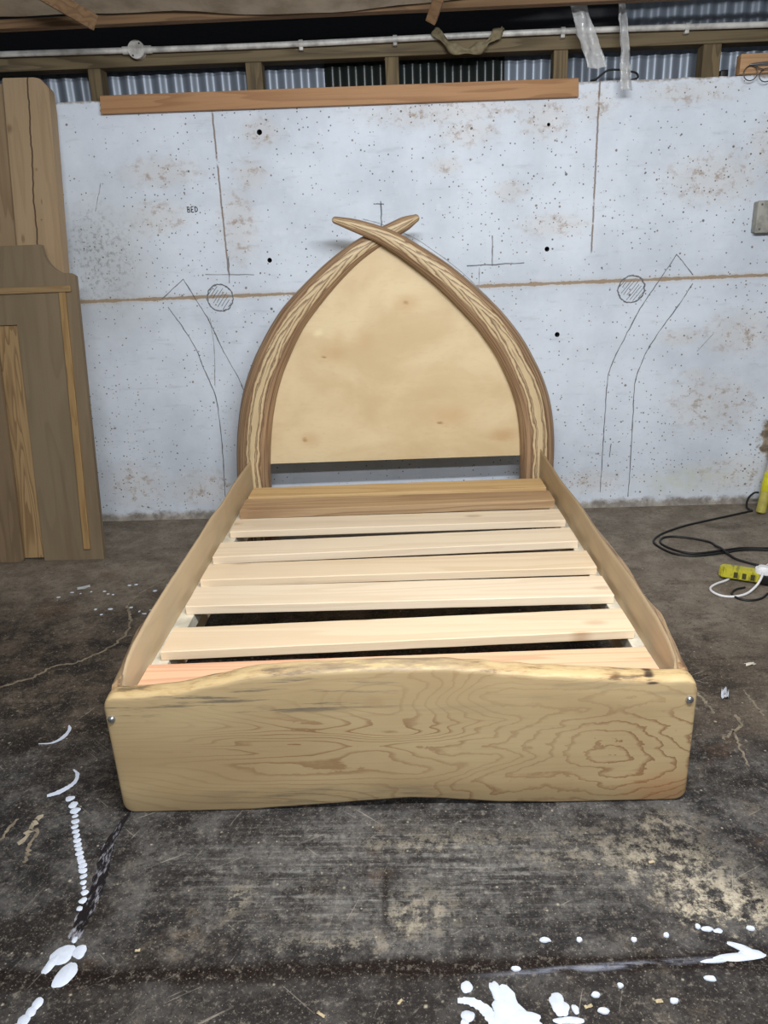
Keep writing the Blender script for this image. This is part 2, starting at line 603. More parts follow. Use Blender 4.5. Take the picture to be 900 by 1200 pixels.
# brushed grey area in front of the bed
gp = t.blob(t.add(X, t.mul(t.sub(n2, .5), .35)), t.add(Y, t.mul(t.sub(n2, .5), .25)), -0.08, 1.36, .76, .27, 0.3)
br = t.noise(t.vec(f2, (1.8, 44, 1)), 1.6, 7, 0.74)
col = t.mix(t.mul(gp, t.step(br, 0.44, 0.66, 0.05, 0.75)), col, t.mix(t.step(n3, .35, .65), (82, 81, 81), (146, 144, 141)))
for (a, b, c, d, q) in ((.01, 1.27, .13, .10, .55), (-.40, 1.31, .05, .06, .6), (-.16, 1.195, .24, .03, .45), (.68, 1.27, .20, .075, 1.0), (.66, 1.30, .16, .10, 1.0), (.60, 1.38, .20, .12, .8), (.45, 1.45, .34, .10, .4), (.05, 1.47, .3, .05, .4), (.62, 1.52, .12, .08, .5)):
    bl = t.blob(t.add(X, t.mul(t.sub(n5, .5), .34)), t.add(Y, t.mul(t.sub(n5, .5), .30)), a, b, c, d, 0.1)
    col = t.mix(t.mul(t.mul(bl, t.step(n5, 0.45, 0.6)), q), col, t.mix(t.step(n3, .35, .65), (206, 196, 176), (150, 140, 124)))
# narrow black drip line
dl = t.mul(t.blob(t.add(X, t.mul(t.sub(n5, .5), .02)), Y, -.085, 1.29, .012, .13, .2), t.step(n5, .36, .5))
col = t.mix(t.mul(dl, .8), col, (26, 20, 18))
# dark wet band across the front
wy = t.add(1.117, t.mul(X, 0.025))
wd = t.math('ABSOLUTE', t.add(t.sub(Y, wy), t.mul(t.sub(t.noise(t.vec(f2, (3, 8, 1)), 2.0, 6, .7), .5), 0.06)))
wet = t.step(wd, 0.036, 0.010)
col = t.mix(t.mul(wet, t.step(n3, .75, .55, .5, .93)), col, (24, 16, 15))
lo = t.mul(t.step(Y, 1.12, 1.07), 0.45)
col = t.mix(lo, col, (44, 40, 38))
# milky smear along the band
smr = t.mul(t.blob(X, t.add(Y, t.mul(X, -0.075)), .36, 1.092, .34, .012, 0.1), t.step(t.noise(t.vec(f2, (5, 40, 1)), 2, 6, .7), .38, .62))
col = t.mix(t.mul(smr, 0.62), col, (158, 164, 182))
# pale flecks and grit
for (scale, pick, r1, c1) in ((17.0, 0.86, 0.10, (190, 180, 158)), (30.0, 0.76, 0.13, (182, 172, 152)), (60.0, 0.74, 0.17, (158, 148, 132)), (140.0, 0.66, 0.28, (150, 142, 130))):
    dd, cc = t.vor(f2, scale)
    cx = t.xyz(cc)
    fl = t.mul(t.step(t.add(dd, t.mul(t.sub(n3, .5), .25)), t.mul(t.step(cx[0], pick, 1.0), r1), 0.0), t.step(cx[1], 0.3, 0.5))
    col = t.mix(t.mul(fl, 0.75), col, c1)
n6 = t.noise(f2, 150, 4, 0.8)
col = t.mix(t.step(n3, 0.53, 0.68, 0, 0.55), col, (138, 130, 120))
col = t.mix(t.step(n3, 0.46, 0.32, 0, 0.7), col, (16, 14, 13))
col = t.mix(t.step(n6, 0.55, 0.70, 0, 0.5), col, (150, 142, 132))
col = t.mix(t.step(n6, 0.45, 0.32, 0, 0.6), col, (14, 12, 12))
# short random scratches
for (rot_, off) in ((.5, 0.0), (-.7, 9.0), (1.2, 21.0)):
    rx_ = t.add(t.mul(X, math.cos(rot_)), t.mul(Y, math.sin(rot_)))
    ry_ = t.sub(t.mul(Y, math.cos(rot_)), t.mul(X, math.sin(rot_)))
    sc_ = t.noise(t.comb(t.add(t.mul(rx_, 5.0), off), t.mul(ry_, 120.0), off), 1.0, 2, .5)
    col = t.mix(t.mul(t.step(sc_, .70, .76), t.step(n2, .4, .55, 0, .55)), col, (158, 150, 138))
rgh = t.math('SUBTRACT', t.step(n2, 0.3, 0.7, 0.7, 0.95), t.mul(wet, 0.4))
m_floor = t.done(col, rgh, t.add(t.mul(n2, 0.6), t.mul(n3, 0.4)), 0.4, 0.005, 0.2)
bm = bmesh.new()
box(bm, -4, 4, -2.5, WY + 0.15, -0.06, 0.0)
floor = link('floor', bm, m_floor, kind='structure', label='stained dark concrete floor with white paint splashes')

# marks on the floor
m_paint = plain('white_paint', (208, 217, 234), 0.35, dirt=0.08)
m_pale = plain('pale_scratch', (168, 156, 136), 0.8, dirt=0.3)
m_dull = plain('dull_scratch', (136, 124, 106), 0.8, dirt=0.35)
ff = lambda a, b, h: (a, b, h)


def puddle(bm, cx, cy, rx, ry, seed, rot=0.0, h=0.0015, wob=0.3):
    q = random.Random(seed)
    n = 28
    h = .0010 + .000021 * (seed % 83)
    ring0, ring1 = [], []
    for k in range(n):
        a = 2 * math.pi * k / n
        s_ = 1 + wob * (mnoise.noise(Vector((math.cos(a) * .9 + seed * 3.13 + .37, math.sin(a) * .9 + .21, seed * 1.7 + .5))) + .35 * mnoise.noise(Vector((math.cos(a) * 2.6 + seed, math.sin(a) * 2.6, 3.3))))
        x, y = rx * s_ * math.cos(a), ry * s_ * math.sin(a)
        X_, Y_ = x * math.cos(rot) - y * math.sin(rot), x * math.sin(rot) + y * math.cos(rot)
        ring0.append(bm.verts.new((cx + X_, cy + Y_, 0.0002)))
        ring1.append(bm.verts.new((cx + X_ * 0.86, cy + Y_ * 0.86, h)))
    for k in range(n):
        bm.faces.new((ring0[k], ring0[(k + 1) % n], ring1[(k + 1) % n], ring1[k]))
    cv_ = bm.verts.new((cx, cy, h))
    for k in range(n):
        bm.faces.new((ring1[k], ring1[(k + 1) % n], cv_))


def paint(name, label, fill):
    bm = bmesh.new()
    fill(bm)
    return link(name, bm, m_paint, floor, 60, label=label)


def arc_mark(pts, ws):
    def fill(bm):
        d = [p.to_2d() for p in catmull([(a, b, 0) for a, b in pts], 8)]
        n = len(d)
        w = []
        for i in range(n):
            s_ = i / (n - 1) * (len(ws) - 1)
            k = min(int(s_), len(ws) - 2)
            w.append((ws[k] + (ws[k + 1] - ws[k]) * (s_ - k)) * rng.uniform(.85, 1.15))
        ribbon(bm, d, w, ff, 0.0009)
    return fill


paint('paint_splash', 'upper white paint arc on the floor left of the bed',
      arc_mark([(-1.144, 1.868), (-1.106, 1.871), (-1.083, 1.895), (-1.078, 1.934), (-1.090, 1.96)], [.003, .008, .014, .012, .004]))
paint('paint_splash', 'lower white paint arc on the floor left of the bed',
      arc_mark([(-1.012, 1.638), (-0.984, 1.654), (-0.960, 1.688), (-0.964, 1.724), (-0.985, 1.747)], [.012, .02, .013, .010, .004]))


def beads(bm):
    pts = [(-0.944, 1.627, .013), (-0.925, 1.603, .014), (-0.910, 1.580, .014), (-.902, 1.56, .008), (-0.893, 1.54, .011), (-.886, 1.522, .009), (-.877, 1.505, .009),
           (-.868, 1.49, .009), (-0.861, 1.474, .010), (-.853, 1.46, .009), (-.845, 1.446, .009), (-.837, 1.432, .010), (-0.829, 1.418, .010), (-.821, 1.405, .010), (-.813, 1.392, .011), (-0.806, 1.378, .011),
           (-.797, 1.36, .009), (-0.79, 1.342, .008), (-.782, 1.327, .006), (-0.775, 1.313, .009), (-0.77, 1.29, .010), (-0.768, 1.268, .008)]
    for k, (a, b, r) in enumerate(pts):
        puddle(bm, a, b, r * .95, r * .88, k + 1)


paint('paint_splash', 'beaded trail of white paint drips left of the bed', beads)


def leftblobs(bm):
    puddle(bm, -.757, 1.152, .026, .022, 31, .4)
    puddle(bm, -.722, 1.160, .014, .017, 32)
    puddle(bm, -.728, 1.108, .018, .030, 33, -.2)
    puddle(bm, -.772, 1.130, .010, .024, 34, -.3)
    puddle(bm, -.745, 1.188, .006, .008, 36)
    for k in range(5):
        puddle(bm, -.758 - .006 * k, 1.045 - .017 * k, .011, .013, 40 + k)


paint('paint_splash', 'white paint blobs near the lower left corner', leftblobs)


def frontblobs(bm):
    puddle(bm, .150, 1.030, .030, .040, 51, .2, wob=.8)
    puddle(bm, .185, 1.012, .034, .016, 52, -.3, wob=.6)
    puddle(bm, .135, 1.068, .011, .022, 53, .2)
    puddle(bm, .080, 1.075, .011, .012, 54)
    puddle(bm, .252, 1.038, .017, .024, 55, .1, wob=.6)
    puddle(bm, .262, 1.008, .026, .008, 56)
    puddle(bm, .078, 1.018, .012, .011, 57)
    puddle(bm, .070, 1.003, .008, .010, 58)
    puddle(bm, .280, 1.030, .007, .010, 59)


def frontarc(bm):
    arc_mark([(.060, 1.048), (.085, 1.046), (.110, 1.030), (.125, 1.005), (.128, .985)], [.010, .018, .022, .024, .022])(bm)


paint('paint_splash', 'largest white paint pool at the bottom edge', frontblobs)
paint('paint_splash', 'curved white paint streak at the bottom edge', frontarc)
paint('paint_splash', 'white paint streak at the lower right', lambda bm: (
    puddle(bm, .628, 1.139, .052, .0095, 61, .10), puddle(bm, .655, 1.147, .026, .0085, 62, .02), puddle(bm, .640, 1.160, .026, .0075, 63, -.5), puddle(bm, .575, 1.130, .024, .0045, 64, .08)))


def drops(bm):
    for k, (a, b) in enumerate([(.32, 1.181), (.324, 1.059), (.331, 1.027), (.432, 1.18), (.469, 1.046), (.590, 1.204), (.572, 1.21), (.678, 1.205), (.553, 1.092), (.376, 1.078), (.18, 1.115), (.25, 1.18), (.5, 1.19), (.61, 1.2)]):
        puddle(bm, a, b, .006 + .006 * ((k * 7) % 3) / 2, .006, 70 + k)


paint('paint_drops', 'scattered white paint drops along the front', drops)


def far_drops(bm):
    q = random.Random(5)
    for k in range(16):
        puddle(bm, -1.33 + q.uniform(0, .32), 2.86 + q.uniform(-.16, .16), q.uniform(.004, .011), q.uniform(.004, .008), 90 + k)
    for k in range(6):
        puddle(bm, -1.45 + q.uniform(-.1, .16), 2.93 + q.uniform(-.05, .03), q.uniform(.004, .009), .005, 110 + k)


paint('paint_drops', 'sprinkle of white paint drops left of the bed', far_drops)

# cracks and scratches
def scratch(pts, w, mat, label, jit=.008):
    d = []
    for p in catmull([(a, b, 0) for a, b in pts], 8):
        d.append(p.to_2d() + Vector((rng.uniform(-jit, jit), rng.uniform(-jit, jit))))
    bm = bmesh.new()
    ribbon(bm, d, w, ff, 0.0006, 0.5)
    link('floor_scratch', bm, mat, floor, label=label)


scratch([(-1.52, 2.15), (-1.429, 2.189), (-1.34, 2.251), (-1.3, 2.318), (-1.238, 2.333), (-1.183, 2.391), (-1.133, 2.47), (-1.124, 2.584), (-1.158, 2.701), (-1.199, 2.795), (-1.186, 2.918), (-1.104, 3.083)],
        .010, m_dull, 'wandering pale crack left of the bed', .006)
scratch([(.883, 2.08), (.890, 2.02), (.896, 1.965)], .009, m_dull, 'pale scratch by the right bolt', .004)
scratch([(.872, 1.838), (.91, 1.87), (.948, 1.903), (.954, 1.954)], .008, m_dull, 'pale forked scratch right of the bed', .004)
scratch([(1.033, 2.09), (1.034, 2.02), (1.036, 1.951)], .006, m_dull, 'thin scratch right of the bed', .004)
scratch([(.915, 1.883), (.903, 1.80), (.893, 1.722)], .006, m_dull, 'thin scratch at the right', .004)
scratch([(-.995, 1.566), (-.998, 1.52), (-1.0, 1.462)], .014, m_pale, 'pale streak at the left edge', .006)
scratch([(-.98, 1.52), (-.972, 1.46), (-.959, 1.406)], .009, m_dull, 'short pale streak at the left edge', .005)
scratch([(-1.052, 1.552), (-1.059, 1.477)], .008, m_dull, 'faint streak at the left edge', .004)
# glossy joint strip at the left of the front area
t = T('joint_strip')
n = t.noise(t.vec(t.obj(), (22, 6, 1)), 3, 4, .7)
m_joint = t.done(t.mix(t.step(n, .5, .66), (30, 27, 30), (150, 150, 160)), 0.25, n, .5, .004)
bm = bmesh.new()
jp = [p.to_2d() for p in catmull([(-.752, 1.60, 0), (-.768, 1.53, 0), (-.775, 1.459, 0), (-.762, 1.39, 0), (-.752, 1.327, 0), (-.750, 1.25, 0), (-.752, 1.19, 0)], 6)]
ribbon(bm, jp, [.004 + .026 * min(1, k / 14) for k in range(len(jp))], ff, 0.0008, .25)
link('floor_joint', bm, m_joint, floor, label='glossy dark joint strip in the floor')

# ---- upper part of the shed: plates, studs, sheeting
m_oldwood = wood('old_olive_timber', (112, 98, 74), (66, 55, 40), 0, 8, .6, 12, .8, stain=(70, 62, 52), rough=.8, per_object=True)
m_oldwood_v = wood('old_olive_timber_upright', (116, 100, 74), (66, 55, 40), 2, 8, .6, 14, 1.2, stain=(66, 58, 48), rough=.8, per_object=True)
m_batten = wood('roof_batten_timber', (118, 92, 66), (82, 60, 42), 0, 8, .6, 14, .8, rough=.8, per_object=True)


def sloped_bar(bm, x0, x1, y0, y1, zlo, zhi, bev=.003, sl=-0.0094):
    hexa(bm, [(x0, y0, zlo + sl * x0), (x1, y0, zlo + sl * x1), (x1, y1, zlo + sl * x1), (x0, y1, zlo + sl * x0),
              (x0, y0, zhi + sl * x0), (x1, y0, zhi + sl * x1), (x1, y1, zhi + sl * x1), (x0, y1, zhi + sl * x0)], bev)
    return bm


bm = bmesh.new()
sloped_bar(bm, -4, 4, WY + .002, WY + .095, 2.180, 2.246, .004)
link('trim_1', bm, m_oldwood, kind='structure', label='olive brown timber beam running above the wall')
for k, (a, b) in enumerate(((-1.432, -1.372), (-.704, -.630), (-.068, -.006), (.690, .754), (1.352, 1.432), (-2.15, -2.09), (2.1, 2.16))):
    bm = bmesh.new()
    hexa(bm, [(a, WY + .012, wall_top(a) - .01), (b, WY + .012, wall_top(b) - .01), (b, WY + .092, wall_top(b) - .01), (a, WY + .092, wall_top(a) - .01),
              (a, WY + .012, 2.181 - .0094 * a), (b, WY + .012, 2.181 - .0094 * b), (b, WY + .092, 2.181 - .0094 * b), (a, WY + .092, 2.181 - .0094 * a)], .003)
    link('trim_%d' % (k + 4), bm, m_oldwood_v, kind='structure', label='short timber stud on top of the wall')


def corrugated(name, x0, x1, z0, z1, y, mat, label, slope=-0.0094):
    bm = bmesh.new()
    n = int((x1 - x0) / 0.0076)
    rows = []
    for zz in (z0, z1):
        rows.append([[bm.verts.new((x0 + (x1 - x0) * i / n, y + th + .009 * math.sin(2 * math.pi * (x0 + (x1 - x0) * i / n) / .076), zz + slope * x0)) for i in range(n + 1)] for th in (0, .0012)])
    A, B = rows
    for i in range(n):
        bm.faces.new((A[0][i], A[0][i + 1], B[0][i + 1], B[0][i]))
        bm.faces.new((A[1][i], A[1][i + 1], B[1][i + 1], B[1][i]))
        for R in (A, B):
            bm.faces.new((R[0][i], R[0][i + 1], R[1][i + 1], R[1][i]))
    return link(name, bm, mat, None, 50, kind='structure', label=label)


t = T('zinc_sheet')
n = t.noise(t.vec(t.obj(), (4, 4, 1)), 6, 4, .6)
m_zinc = t.done(t.mix(n, (150, 158, 170), (112, 120, 132)), .42, n, .1, .001, .5, .35)
t = T('dark_clear_sheet')
n = t.noise(t.obj(), 8, 4, .6)
m_clear = t.done(t.mix(n, (34, 40, 38), (20, 24, 23)), .28, n, .1, .001, .6)
corrugated('corrugated_sheet', -4.0, -.345, 1.9, 2.75, WY + .19, m_zinc, 'grey corrugated iron sheet behind the left studs')
corrugated('corrugated_sheet', -.36, .49, 1.9, 2.75, WY + .172, m_clear, 'dark see-through corrugated sheet behind the middle studs')
corrugated('corrugated_sheet', .475, 4.0, 1.9, 2.75, WY + .19, m_zinc, 'grey corrugated iron sheet behind the right studs')

# black building paper above the beam (left of the bare iron)
t = T('black_building_paper')
n = t.noise(t.vec(t.obj(), (1, 1, 3)), 40, 3, .7)
m_black = t.done(t.mix(n, (22, 22, 25), (40, 40, 46)), .6, n, .4, .003, .3)
bm = bmesh.new()
N = 60
prow = []
for j in range(7):
    zz = 2.23 + j * .08
    prow.append([bm.verts.new((-4 + 5.0 * i / N if j else -4 + 5.0 * i / N, WY + .13 + .012 * mnoise.noise(Vector((i * .35, j * .5, 1))), zz)) for i in range(N + 1)])
for A, B in zip(prow, prow[1:]):
    for i in range(N):
        bm.faces.new((A[i], A[i + 1], B[i + 1], B[i]))
o = link('wall_lining', bm, m_black, None, 60, kind='structure', label='black building paper hanging above the timber beam')
md = o.modifiers.new('s', 'SOLIDIFY')
md.thickness = .002

# roof: sagging beige lining, battens
t = T('roof_lining')
n = t.noise(t.obj(), 5, 5, .65)
m_ceil = t.done(t.mix(t.step(n, .35, .7), (214, 200, 176), (170, 154, 128)), .7, n, .4, .01, .3)
bm = bmesh.new()
NX, NY = 90, 40
rows = []
for j in range(NY + 1):
    r_ = []
    for i in range(NX + 1):
        x = -4 + 8 * i / NX
        v_ = j / NY
        yy = 3.47 - 6.0 * v_
        zz = 2.300 - .006 * x + v_ * 1.2 - .035 * math.exp(-((x + .3) / .5) ** 2) * math.exp(-v_ * 8) + .012 * mnoise.noise(Vector((x * 3, yy * 3, 0)))
        if x > .55:
            zz += .03 * min(1, (x - .55) / .2)
        r_.append(bm.verts.new((x, yy + .03 * mnoise.noise(Vector((x * 4, 0, 5))), zz)))
    rows.append(r_)
for A, B in zip(rows, rows[1:]):
    for i in range(NX):
        bm.faces.new((A[i], A[i + 1], B[i + 1], B[i]))
o = link('ceiling', bm, m_ceil, None, 60, kind='structure', label='sagging beige roof lining')
md = o.modifiers.new('s', 'SOLIDIFY')
md.thickness = .004
bm = bmesh.new()
t_ = [(-4, 2.300), (4, 2.245)]
hexa(bm, [(-4, 3.50, 2.285), (4, 3.50, 2.24), (4, 3.55, 2.24), (-4, 3.55, 2.285), (-4, 3.50, 2.32), (4, 3.50, 2.275), (4, 3.55, 2.275), (-4, 3.55, 2.32)], .003)
link('trim_2', bm, m_batten, kind='structure', label='brown roof batten above the black paper')
for k, (a, b, nm) in enumerate((((-1.36, 3.13, 2.33), (-1.175, 3.33, 2.232), 'left'), ((.175, 3.2, 2.28), (.122, 3.33, 2.178), 'right'))):
    A, B = Vector(a), Vector(b)
    d = (B - A).normalized()
    s1 = d.cross(Vector((0, 1, 0))).normalized()
    s2 = d.cross(s1).normalized()
    A = A - d * .25
    bm = bmesh.new()
    w1, w2 = (.028, .018) if k == 0 else (.02, .014)
    c = lambda p: [p + s1 * w1 + s2 * w2, p - s1 * w1 + s2 * w2, p - s1 * w1 - s2 * w2, p + s1 * w1 - s2 * w2]
    hexa(bm, c(A) + c(B), .003)
    link('trim_%d' % (20 + k), bm, m_batten, kind='structure', label='short brown timber brace hanging below the roof, %s one' % nm)

# ---- conduit along the beam
m_conduit = plain('conduit_white', (206, 202, 196), .45, dirt=.3, scale=14)
m_metal = plain('dull_steel', (160, 160, 162), .35, metal=.9)
root = empty('conduit_pipe', (-1.18, WY - .02, 2.25), 'white conduit pipe with a round box running along the timber beam', 'conduit')
root_inv = Matrix.Translation(-Vector(root.location))


def cpart(name, bm, mat, smooth=50, **kw):
    bm.transform(root_inv)
    return link(name, bm, mat, root, smooth, **kw)


cz = lambda x: 2.241 - .0095 * x + .004 * math.sin(x * 2.3)
bm = bmesh.new()
tube(bm, [(x, WY - .022, cz(x)) for x in [-4 + 8 * k / 80 for k in range(81)]], .0125, 12)
cpart('pipe', bm, m_conduit)
bm = bmesh.new()
jb = Vector((-1.18, WY - .034, cz(-1.18)))
cyl(bm, jb + Vector((0, .034, 0)), jb, .036, 28)
cyl(bm, jb + Vector((0, .001, 0)), jb + Vector((0, -.006, 0)), .0385, 28, .037)
cyl(bm, jb + Vector((-.065, .012, .0006)), jb + Vector((-.03, .012, 0)), .0165, 14)
cyl(bm, jb + Vector((.03, .012, 0)), jb + Vector((.065, .012, -.0006)), .0165, 14)
jbo = cpart('junction_box', bm, m_conduit, 40)
bm = bmesh.new()
bm.free()
m_scr = plain('dark_screw', (60, 55, 50), .5)
for sx, sz in ((.018, .022), (-.016, -.024)):
    bm = bmesh.new()
    p = jb + Vector((sx, -.006, sz))
    cyl(bm, p, p + Vector((0, -.002, 0)), .004, 10)
    bm.transform(root_inv)
    link('screw', bm, m_scr, jbo, 40)
for x in (-.44, .72, 1.26, -.02):
    bm = bmesh.new()
    cyl(bm, (x - .009, WY - .022, cz(x)), (x + .009, WY - .022, cz(x)), .0165, 16)
    box(bm, x - .009, x + .009, WY - .030, WY + .002, cz(x) - .026, cz(x) - .008, .002)
    cpart('clip', bm, m_conduit)

# ================================================================== THE BED
BED = empty('bed_frame', (-0.0495, 1.5773, 0), 'pale wooden slatted bed frame with crossed horn headboard on the concrete floor', 'bed', rz=0.01473)


def lerp_tab(tab, x):
    if x <= tab[0][0]:
        return tab[0][1]
    for (a, b), (c, d) in zip(tab, tab[1:]):
        if x <= c:
            s_ = (x - a) / (c - a)
            s_ = s_ * s_ * (3 - 2 * s_) * .5 + s_ * .5
            return b + (d - b) * s_
    return tab[-1][1]


# ---- footboard material: long cathedral grain, blue-grey streaks under the live edge
t = T('macrocarpa_footboard')
P = t.obj()
X, Y, Z = t.xyz(P)
jag = t.noise(t.vec(P, (14, 4, 26), (6, 0, 1)), 1.0, 4, .6)
big = t.noise(t.vec(P, (1.15, 3, 5.4), (3.4, 0, 1.3)), 1.0, 2.4, .45, .5)
# an eye of growth rings low in the right half, lines crowding round it to the right end
ex = t.mul(t.sub(X, .46), t.step(X, .40, .62, 1.0, 1.8))
ez = t.mul(t.sub(Z, .17), 3.0)
eye = t.math('SQRT', t.add(t.add(t.mul(ex, ex), t.mul(ez, ez)), .01))
eyw = t.step(X, .18, .50)
field = t.add(t.add(t.mul(t.mul(eye, eyw), 11.0), t.mul(big, t.step(X, .2, .6, 21.0, 11.0))), t.mul(t.sub(jag, .5), t.step(X, -.2, .4, .6, 1.8)))
field = t.add(field, t.mul(Z, t.step(X, -.1, .3, 26.0, 4.0)))
fib = t.noise(t.vec(P, (4, 60, 130)), 1.0, 3, .6)
ph = t.math('FRACT', t.add(field, t.mul(fib, .22)))
ln = t.mul(t.step(ph, .64, .93), t.step(ph, 1.0, .95))
lnamp = t.mul(t.step(t.noise(t.vec(P, (2, 2, 5), (7, 0, 0)), 1.0, 2, .5), .3, .62, .35, .8), t.step(X, -.62, -.2, .3, 1.0))
lnamp = t.mul(lnamp, t.step(Z, .30, .23, .35, 1.0))
col = t.mix(t.step(t.noise(t.vec(P, (1.5, 3, 4), (2, 0, 5)), 1.0, 3, .5), .35, .7), (181, 160, 122), (164, 141, 105))
col = t.mix(t.mul(ln, lnamp), col, (126, 92, 62))
col = t.mix(t.step(fib, .45, .8, 0, .25), col, (146, 120, 88))
col = t.mix(t.mul(t.blob(X, Z, .66, .03, .16, .1, 0.0), .45), col, (158, 104, 62))
# streaks below the live edge
sw = t.noise(t.vec(P, (3.4, 3, 46), (9, 0, 4.6)), 1.0, 5, .66)
sz = t.mul(t.step(Z, .27, .31), t.step(Z, .41, .385))
sx = t.step(X, .1, -.25, .25, 1.0)
col = t.mix(t.mul(t.mul(t.step(sw, .52, .62), sz), t.mul(sx, .8)), col, (98, 92, 82))
lw_ = t.mul(t.mul(t.step(Z, .085, .05), t.step(Z, .015, .03)), t.blob(X, Z, -.18, .06, .45, .2, 0.2))
col = t.mix(t.mul(t.mul(t.step(sw, .46, .6), lw_), .6), col, (96, 90, 80))
# the pale live edge on top
nrm = t.new('ShaderNodeNewGeometry').outputs['Normal']
ta = t.attr('edge')
te = t.noise(t.vec(P, (7, 34, 34), (2, 0, 3)), 1.0, 6, .72)
pale = t.mix(t.step(te, .42, .60), (196, 172, 128), (172, 142, 100))
pale = t.mix(t.step(te, .54, .62, 0, .85), pale, (104, 92, 74))
bark = t.mul(t.blob(X, Y, -.05, .02, .42, .2, .1), t.step(te, .36, .5))
pale = t.mix(t.mul(bark, .7), pale, (142, 128, 108))
col = t.mix(t.step(t.add(ta, t.mul(t.sub(te, .5), .35)), .42, .58), col, pale)
for (a, b, rx, rz) in ((.613, .3625, .018, .0035), (.617, .350, .021, .005), (.527, .366, .022, .005)):
    k = t.blob(t.add(X, t.mul(t.sub(te, .5), .02)), t.add(Z, t.mul(t.sub(te, .5), .008)), a, b, rx, rz, .3)
    col = t.mix(t.mul(k, .9), col, (44, 34, 30) if a > .6 else (92, 62, 34))
m_foot = t.done(col, .5, fib, .15, .001, .35)

foot_top = [(-.735, .352), (-.72, .352), (-.64, .353), (-.554, .361), (-.447, .383), (-.334, .405), (-.236, .409), (-.133, .410), (-.03, .412), (.114, .410), (.2, .402), (.277, .391), (.38, .383), (.483, .372), (.585, .364), (.66, .360), (.735, .358)]
foot_bot = [(-.735, .002), (-.40, .002), (-.311, .008), (-.2, .014), (-.089, .022), (.021, .028), (.10, .024), (.153, .018), (.262, .008), (.40, .003), (.735, .003)]
DEP = .055
bm = bmesh.new()
edge_layer = bm.verts.layers.float.new('edge')
RC = .032
hx = .728
stations = []
for k in range(9):
    a = math.pi / 2 * k / 8
    stations.append((-hx + RC - RC * math.cos(a), RC - RC * math.sin(a)))
body = [-hx + RC + (2 * hx - 2 * RC) * k / 110 for k in range(1, 110)]
stations += [(x, 0.0) for x in body]
stations += [(-x, q) for x, q in stations[:9][::-1]]
rings = []
for (x, q) in stations:
    zb = lerp_tab(foot_bot, x) + q
    zt = lerp_tab(foot_top, x) - q * .9
    zt += .003 * mnoise.noise(Vector((x * 7, 0, 2))) + .002 * mnoise.noise(Vector((x * 22, 1, 2)))
    lean = -.004 * 0
    fw = max(0.0, 1 - q / RC)              # how deep into the corner rounding
    iy = .010 * (1 - math.sqrt(max(0, 1 - (q / RC) ** 2)))
    y0, y1 = 0.0 + iy, DEP - iy
    rf = .016 + .006 * mnoise.noise(Vector((x * 4, 9, 0)))
    sec = []
    # front bottom round, front face, live edge round, top, back
    for a in (0, .5, 1):
        an = math.pi / 2 * a
        sec.append((y0 + .006 - .006 * math.sin(an), zb + .006 - .006 * math.cos(an), 0))
    for s_ in (.2, .4, .6, .8):
        sec.append((y0, zb + (zt - rf - zb) * s_, 0))
    for a in (0, .25, .5, .75, 1):
        an = math.pi / 2 * a
        sec.append((y0 + rf - rf * math.cos(an), zt - rf + rf * math.sin(an), .25 + .75 * a))
    top_n = .0025 * mnoise.noise(Vector((x * 15, 4, 4)))
    sec.append((y0 + .6 * (y1 - y0), zt + top_n + .002, 1))
    for a in (0, .5, 1):
        an = math.pi / 2 * a
        sec.append((y1 - .008 + .008 * math.sin(an), zt - .008 + .008 * math.cos(an), 1 - .9 * a))
    sec.append((y1, zb + .008, 0))
    ring = []
    for (yy, zz, e_) in sec:
        w_ = x * (1 - .012 * (1 - zz / .36) * 0)
        vv = bm.verts.new((w_ + (0.006 * (1 - zz / .36) * (1 if x < 0 else -.2)) * abs(x), yy, zz))
        vv[edge_layer] = e_
        ring.append(vv)
    rings.append(ring)
for A, B in zip(rings, rings[1:]):
    n = len(A)
    for k in range(n):
        bm.faces.new((A[k], A[(k + 1) % n], B[(k + 1) % n], B[k]))
bm.faces.new(rings[0])
bm.faces.new(rings[-1])
foot = link('footboard', bm, m_foot, BED, 45, label='wide plank footboard with a wavy live top edge')
m_bolt = plain('bolt_zinc', (190, 194, 200), .25, metal=.9)
for (bxx, bz) in ((-.711, .290), (.709, .303)):
    bm = bmesh.new()
    prof = [(.0005, .0095), (-.003, .0095), (-.006, .0078), (-.008, .0045), (-.0086, .0028)]
    tube(bm, [(bxx, y_, bz) for y_, r_ in prof], [r_ for y_, r_ in prof], 20)
    cyl(bm, (bxx, -.0088, bz), (bxx, -.0080, bz), .0028, 6)
    link('bolt', bm, m_bolt, foot, 40, label='zinc button head bolt')

# ---- side rails
t = T('rail_board')
P = t.obj()
X, Y, Z = t.xyz(P)
v = t.vec(P, (6, .8, 6), (4, 1, 2))
big = t.noise(v, 1.0, 2, .45, .3)
fib = t.noise(t.vec(P, (90, 4, 90)), 1.0, 3, .6)
ph = t.math('FRACT', t.add(t.mul(big, 9), t.mul(fib, .25)))
ln = t.mul(t.step(ph, .4, .92), t.step(ph, 1.0, .93))
col = t.mix(t.mul(ln, .14), (194, 174, 143), (164, 138, 106))
col = t.mix(t.step(fib, .45, .8, 0, .25), col, (184, 158, 122))
ta = t.attr('edge')
eb = t.noise(t.vec(P, (40, 5, 40)), 1.0, 4, .6)
live = t.mix(t.step(eb, .4, .62), (198, 168, 130), (128, 98, 76))
col = t.mix(t.step(t.add(ta, t.mul(t.sub(eb, .5), .3)), .4, .55), col, live)
strip = t.mul(t.step(ta, .15, .3), t.step(ta, .55, .4))
m_rail = t.done(t.mix(t.mul(strip, .55), col, (112, 84, 64)), .55, fib, .2, .001, .3)

